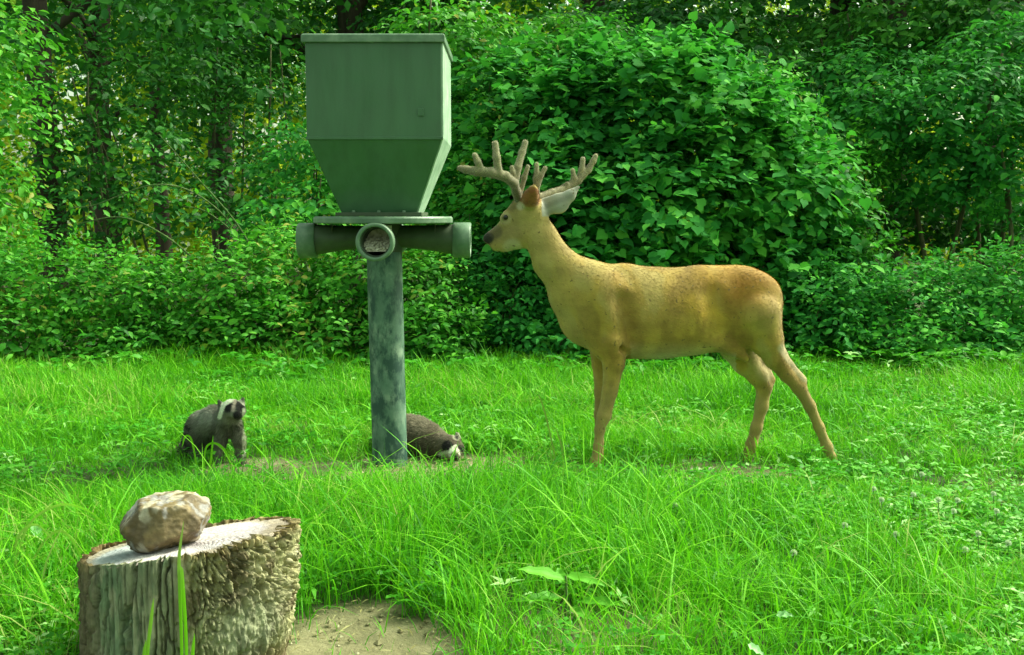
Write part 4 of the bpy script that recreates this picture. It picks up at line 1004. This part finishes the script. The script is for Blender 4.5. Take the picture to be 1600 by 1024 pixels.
F = np.stack([ii[:, :-1], jn[:, :-1], jn[:, 1:], ii[:, 1:]], -1).reshape(-1, 4)
C = np.tile(np.array([.26, .29, .18]), (V.shape[0], 1)); bw = barkw.ravel(); cc = V[:, 0] / sr
g_ = fbm(V * [18, 18, 9], 83, 4)
C = paint(C, sstep(.45, .62, g_) * .8, (.20, .29, .17)); C = paint(C, sstep(.5, .66, fbm(V * [34, 34, 14], 84, 4)) * .7, (.46, .45, .31))
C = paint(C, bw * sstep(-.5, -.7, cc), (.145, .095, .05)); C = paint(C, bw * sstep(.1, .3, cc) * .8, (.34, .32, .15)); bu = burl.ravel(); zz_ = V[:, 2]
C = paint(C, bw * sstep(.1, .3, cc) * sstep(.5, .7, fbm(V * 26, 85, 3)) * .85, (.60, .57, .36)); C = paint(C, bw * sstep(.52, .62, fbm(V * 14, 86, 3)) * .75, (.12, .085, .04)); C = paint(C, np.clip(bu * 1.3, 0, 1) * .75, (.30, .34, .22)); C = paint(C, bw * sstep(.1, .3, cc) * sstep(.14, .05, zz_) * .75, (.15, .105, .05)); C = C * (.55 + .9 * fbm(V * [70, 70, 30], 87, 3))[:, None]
C = paint(C, sstep(.03, .0, ztop(V[:, 0], V[:, 1]) - V[:, 2]) * bw * .7, (.34, .26, .11))
m, nt, N, L, b = newmat('stump_bark'); at = N.new('ShaderNodeAttribute'); at.attribute_name = 'Col'
c = mixc(nt, .7, at.outputs['Color'], ramp(nt, [(.3, (.45, .42, .36)), (.5, (.9, .9, .85)), (.7, (1, 1, 1))], nz(nt, 45, 6, .7, stretch=(1, 1, .3))), 'MULTIPLY')
L.new(c, b.inputs['Base Color']); b.inputs['Roughness'].default_value = .92; bump(nt, b, nz(nt, 70, 7, .7, stretch=(1, 1, .25), dist=.6), .7, .012)
stump = thing('tree_stump', sb, 'weathered sawn tree stump with rough bark on its right side', 'stump')
link('bark', mesh_np('bark', V, F, m, col=C), stump)
# sawn face
NR = 60; rt = rad[:, -1]; RR = np.linspace(0, 1, NR)
fx = np.cos(th)[:, None] * (rt - .012 * barkw[:, -1])[:, None] * RR; fy = np.sin(th)[:, None] * (rt - .012 * barkw[:, -1])[:, None] * RR
fz = ztop(fx, fy) - .004 + (fbm(np.stack([fx * 30, fy * 30, 0 * fx], -1), 88, 3) - .5) * .006 + .0012 * np.sin(RR * 90 + 5 * fbm(np.stack([fx * 8, fy * 8, 0 * fx], -1), 89, 2))
fz = fz + .0 * fx; fz[:, -1] -= .004
V = np.stack([fx, fy, fz], -1).reshape(-1, 3); ii = np.arange(NT * NR).reshape(NT, NR); jn = np.roll(ii, -1, 0)
F = np.stack([ii[:, :-1], ii[:, 1:], jn[:, 1:], jn[:, :-1]], -1).reshape(-1, 4)[:, ::-1]
rr_ = np.hypot(V[:, 0], V[:, 1]) / sr; wob = fbm(V * [9, 9, 0], 90, 3)
C = np.tile(np.array([.60, .56, .565]), (len(V), 1)); C = paint(C, sstep(.45, .6, fbm(V * [14, 14, 0], 92, 4)) * .6, (.42, .37, .38))
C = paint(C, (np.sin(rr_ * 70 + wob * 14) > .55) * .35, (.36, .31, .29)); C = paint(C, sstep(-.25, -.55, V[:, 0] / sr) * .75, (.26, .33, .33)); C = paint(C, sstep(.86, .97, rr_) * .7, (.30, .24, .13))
m2, nt, N, L, b = newmat('sawn_wood'); at = N.new('ShaderNodeAttribute'); at.attribute_name = 'Col'
L.new(mixc(nt, .4, at.outputs['Color'], ramp(nt, [(.3, (.5, .5, .5)), (.6, (1, 1, 1))], nz(nt, 60, 6, .7)), 'MULTIPLY'), b.inputs['Base Color']); b.inputs['Roughness'].default_value = .85; bump(nt, b, nz(nt, 120, 5, .7), .5, .006)
link('cut_face', mesh_np('cut_face', V, F, m2, col=C), stump)

# ------------------------------------------------------------------ rock on the stump
rv, rf = ball((0, 0, 0), 1.0, 70); u_ = unit(rv)
pl = [(u_ @ unit(np.array([v], float))[0], d) for v, d in (((.2, -.1, 1), .74), ((-.7, -.3, .7), .86), ((.9, -.2, .4), .84), ((-.2, -1, .2), .84), ((.5, -.85, .1), .86), ((-1, -.1, -.2), .93), ((.3, -.5, -.9), .80), ((0, 1, .2), .85), ((-.4, .2, -1), .80), ((1, 0, -.5), .86), ((-.75, -.75, -.25), .92), ((.8, .2, .9), .90))]
rd = np.ones(len(u_)) * 1.02
for dt, d in pl: rd = np.minimum(rd, d / np.maximum(dt, 1e-3) * (dt > .05) + 9 * (dt <= .05))
rd = rd * (1 + .16 * (fbm(u_ * 3, 95, 4) - .5) + .10 * (fbm(u_ * 9, 96, 3) - .5) + .05 * (fbm(u_ * 26, 97, 3) - .5))
ax = np.array([.122, .095, .083]); tilt = math.radians(-13); V = u_ * rd[:, None] * ax
V = V @ np.array([[math.cos(tilt), 0, -math.sin(tilt)], [0, 1, 0], [math.sin(tilt), 0, math.cos(tilt)]])
rp = P(259, 815, STY - .05); zc_ = max(ztop(*(rp[:2] - sb[:2])) + .062, rp[2]); 
C = np.tile(np.array([.225, .165, .070]), (len(V), 1)); q1 = fbm(V * 20, 98, 4)
C = C * (.35 + 1.1 * fbm(V * 60, 94, 4))[:, None]; C = paint(C, sstep(.42, .56, q1) * .9, (.12, .085, .04)); C = paint(C, sstep(.55, .68, fbm(V * [26, 26, 14] + 3, 99, 4)) * .75, (.52, .46, .36))
C = paint(C, sstep(.15, .65, u_[:, 2] + (q1 - .5)) * sstep(.44, .58, fbm(V * 34, 101, 3)) * .85, (.56, .51, .38)); C = paint(C, sstep(.58, .66, fbm(V * [40, 40, 12] + 9, 102, 3)) * .55, (.36, .37, .40))
m3, nt, N, L, b = newmat('stone'); at = N.new('ShaderNodeAttribute'); at.attribute_name = 'Col'
L.new(mixc(nt, .5, at.outputs['Color'], ramp(nt, [(.3, (.5, .48, .45)), (.65, (1, 1, 1))], nz(nt, 70, 6, .7)), 'MULTIPLY'), b.inputs['Base Color']); b.inputs['Roughness'].default_value = .6; bump(nt, b, nz(nt, 90, 7, .7), .6, .006)
rock = link('rock', mesh_np('rock', V, rf[:, ::-1] if False else rf, m3, col=C), loc=(rp[0], STY - .05, zc_)); tag(rock, 'brown and white rock resting on the stump top', 'rock')

# ------------------------------------------------------------------ small plants in the meadow
def blade_strip(pts, w, mat, rndv=.8):
    q = spline(pts, 8); t = unit(np.gradient(q, axis=0)); sd_ = unit(np.cross(t, [0, 1.0, 0.15])); s = np.linspace(0, 1, len(q)); ww = (w * .5 * (.55 + .6 * s) * (1 - s ** 4) + .0004)[:, None]
    nn = unit(np.cross(sd_, t)); V = np.stack([q - sd_ * ww, q + nn * ww * .35, q + sd_ * ww], 1).reshape(-1, 3); F = []
    for i in range(len(q) - 1):
        for j in (0, 1): F.append((3 * i + j, 3 * i + j + 1, 3 * i + j + 4, 3 * i + j + 3))
    return V, np.array(F), np.full(len(V), rndv)
def grass_thing(name, label, cat, blades_px, Y, w, mat='grass', rndv=.85, group=None):
    b0 = P(blades_px[0][0][0], 600, Y); root = thing(name, (b0[0], Y, 0), label, cat, group)
    for bl in blades_px:
        pts = [P(x, y, Y + dy) - np.array([b0[0], Y, 0]) for x, y, dy in bl]; pts[0][2] = min(pts[0][2], .02)
        V, F, q = blade_strip(pts, w, M[mat], rndv); link('blade', mesh_np('blade', V, F, M[mat], rnd=q), root)
SF = STY - sr - .09
grass_thing('grass_tuft', 'tall bright grass blades rising in front of the stump', 'grass tuft', [[(286, 1160, 0), (284, 1020, -.01), (281, 920, -.005), (280, 870, 0), (287, 815, .02)], [(292, 1160, 0), (291, 1010, .0), (285, 905, .0), (283, 885, .0)], [(297, 1160, 0), (300, 1040, .0), (304, 990, .0)]], SF, .010)
grass_thing('grass_tuft', 'short bright grass blade low against the stump front', 'grass tuft', [[(226, 1160, 0), (230, 1030, 0), (236, 970, .0), (240, 935, 0)], [(221, 1160, 0), (224, 1040, 0), (228, 1000, 0)]], SF, .010)
grass_thing('grass_tuft', 'long blades arching over beside the rock, left of stump', 'grass tuft', [[(20, 960, 0), (60, 860, 0), (95, 830, 0), (122, 862, 0), (132, 905, 0)], [(10, 950, .05), (40, 830, .05), (90, 790, .05), (140, 800, .0), (175, 835, 0)], [(30, 950, 0), (25, 850, 0), (55, 820, 0), (88, 850, -.05)]], 3.5, .010, rndv=.9)
grass_thing('grass_tuft', 'pale grass blades bending beside the left raccoon legs', 'grass tuft', [[(318, 745, 0), (322, 700, 0), (340, 694, 0), (356, 712, 0), (362, 740, 0)], [(310, 745, 0), (300, 690, 0), (290, 682, 0), (284, 700, 0)], [(326, 745, 0), (330, 715, 0), (333, 680, 0)]], 5.3, .012, rndv=.93)
grass_thing('grass_tuft', 'upright yellow green blades in the middle tall grass', 'grass tuft', [[(765, 850, 0), (766, 800, 0), (760, 760, 0), (755, 742, 0)], [(745, 850, 0), (738, 800, 0), (722, 770, 0), (700, 772, 0), (690, 790, 0)], [(775, 850, 0), (776, 810, 0), (771, 775, 0)]], 4.3, .012, rndv=.9)
grass_thing('grass_tuft', 'tall pale stalk in front of the deer chest', 'grass tuft', [[(872, 740, 0), (862, 690, 0), (850, 640, 0), (840, 612, 0)], [(880, 740, 0), (878, 700, 0), (868, 668, 0)]], 5.2, .009, rndv=.92)
grass_thing('grass_tuft', 'arching blades on the dirt edge right of the stump', 'grass tuft', [[(640, 985, 0), (645, 930, 0), (620, 905, 0), (590, 915, 0)], [(655, 985, 0), (660, 920, 0), (690, 880, 0), (720, 895, 0)], [(650, 985, 0), (640, 900, 0), (628, 860, 0)]], 3.55, .009, rndv=.85)
grass_thing('grass_tuft', 'fan of blades at the bottom right corner', 'grass tuft', [[(1490, 1040, 0), (1488, 980, 0), (1470, 950, 0)], [(1500, 1040, 0), (1506, 980, 0), (1530, 950, 0), (1560, 955, 0)], [(1495, 1040, 0), (1496, 970, 0), (1498, 935, 0)], [(1485, 1040, 0), (1465, 990, 0), (1440, 985, 0)]], 3.05, .010, rndv=.8)

# broad leaved weed in the foreground
wb = G(880, 985); root = thing('broadleaf_weed', (wb[0], wb[1], 0), 'light green broad leaved weed in the foreground grass', 'weed'); base = np.array([wb[0], wb[1], 0.0]); WY = wb[1]
def big_leaf(a, b, width, seed):
    a, b = np.asarray(a), np.asarray(b); r = np.random.default_rng(seed); t = unit((b - a)[None])[0]; sd_ = unit(np.cross(t, [0, -.45, 1.0])[None])[0]; n_ = np.cross(sd_, t); L_ = np.linalg.norm(b - a); V, F = [], []
    for i in range(9):
        s = i / 8; w = width * (math.sin(math.pi * s ** .75) ** .9 if 0 < s < 1 else .02); c = a + t * L_ * s - np.array([0, 0, L_ * .16 * s * s])
        for k in (-1, -.5, 0, .5, 1): V.append(c + sd_ * w * .5 * k + n_ * (abs(k) * w * .16 + .004 * math.sin(i * 2.1 + k)) )
    for i in range(8):
        for k in range(4): F.append((5 * i + k, 5 * i + k + 1, 5 * i + k + 6, 5 * i + k + 5))
    return np.array(V), np.array(F)
for k, (a, b, w, rv_) in enumerate([((884, 908, -.02), (806, 876, -.05), .055, .75), ((884, 900, -.01), (948, 906, -.05), .05, .7), ((905, 940, .0), (980, 936, -.05), .045, .55), ((878, 935, 0), (820, 925, -.06), .045, .5), ((870, 955, 0), (830, 965, -.10), .045, .45), ((890, 950, 0), (935, 965, -.10), .045, .5), ((880, 915, 0), (872, 880, .06), .04, .6)]):
    V, F = big_leaf(P(a[0], a[1], WY + a[2]), P(b[0], b[1], WY + b[2]), w * .8, 700 + k); link('leaf', mesh_np('leaf', V - base, F, M['weed'], rnd=np.full(len(V), rv_ - .25)), root)
for a, b in (((880, 985, 0), (884, 900, 0)), ((874, 985, 0), (870, 940, 0)), ((886, 985, .0), (905, 940, 0))):
    p0, p1 = P(a[0], a[1], WY), P(b[0], b[1], WY); V, F = tube_np(spline([p0, (p0 + p1) / 2 + [.006, 0, 0], p1], 5) - base, .0035, 6); link('stem', mesh_np('stem', V, F, M['cane']), root)

# white clover flowers
m, nt, N, L, b = newmat('clover_bloom'); L.new(ramp(nt, [(.35, (.60, .72, .46)), (.6, (.85, .88, .76))], nz(nt, 120, 3)), b.inputs['Base Color']); b.inputs['Roughness'].default_value = .8
fv, ff = [], []
rr0 = np.random.default_rng(720)
items = []
for q in range(60):
    u0 = unit(rr0.normal(size=3) + [0, 0, .5]); a = unit(np.cross(u0, [.3, .5, .2])); items.append((np.array([u0 * .003 - a * .0035, u0 * .003 + a * .0035, u0 * .0125 + a * .001 + [0, 0, .002], u0 * .012 - a * .001 + [0, 0, .002]]), np.array([(0, 1, 2, 3)])))
bv, bf = merge(items); bloom_me = mesh_np('bloom', bv, bf, m)
sv, sf = tube_np(spline([(0, 0, -.17), (.006, .003, -.08), (0, 0, 0)], 4), .0016, 5); stem_me = mesh_np('stem', sv, sf, M['cane'])
for px_, py_ in ((1427, 774), (1466, 782), (1496, 783), (1552, 773), (1320, 822), (1377, 782), (1490, 800), (1528, 835), (1054, 790), (1557, 800), (1400, 836), (1240, 865), (1575, 850), (1440, 742), (1365, 765), (1508, 860)):
    Yf = 1.25 * FPX / (py_ - 334) * .885; p = P(px_, py_, Yf); o = thing('clover_flower', p, 'small white clover bloom in the grass right of the deer', 'flower', 'white clover blooms in the meadow')
    c1 = link('bloom', bloom_me, o); c1.scale = (1.0,) * 3; c2 = link('stem', stem_me, o); c2.scale = (1, 1, max(.3, (p[2] + .01) / .17))
# pale fallen leaves
for lb, (px_, py_), s, an in (('pale fallen leaf lying in the bottom right grass', (1225, 958), .075, .3), ('small pale leaf standing up in the grass', (1117, 896), .06, 1.4), ('pale leaf at the bottom edge of the grass', (1180, 1012), .07, -.4), ('pale bluish leaf left of the stump', (60, 830), .10, -.8), ('pale leaf above the right raccoon head', (716, 664), .05, .1)):
    Yf = 1.25 * FPX / (py_ - 334) * .87; p = P(px_, py_, Yf); s = s * .62; V, F = big_leaf(np.array([-s * .5 * math.cos(an), 0, -s * .5 * math.sin(an)]), np.array([s * .5 * math.cos(an), -.02, s * .5 * math.sin(an)]), s * .55, 3)
    o = link('fallen_leaf', mesh_np('fallen_leaf', V, F, M['paleleaf'], rnd=np.full(len(V), 1.0)), loc=tuple(p)); tag(o, lb, 'leaf')
# pale stones on the worn strip by the deer
for lb, (px_, py_), s in (('pale flat stone under the deer belly', (1085, 735), .030), ('smaller pale stone beside the flat stone', (1106, 731), .022), ('pale stone right of the deer front hoof', (1040, 746), .026)):
    p = G(px_, py_ + 6); rv, rf = ball((0, 0, 0), 1, 12); rv = unit(rv) * (1 + .5 * (fbm(rv * 1.7 + s * 300, 111, 3) - .5))[:, None] * np.array([1.3, 1, .6]) * s
    o = link('stone', mesh_np('stone', rv, rf, M['corn']), loc=(p[0], p[1], s * .5)); tag(o, lb, 'stone', 'pale stones on the worn strip')
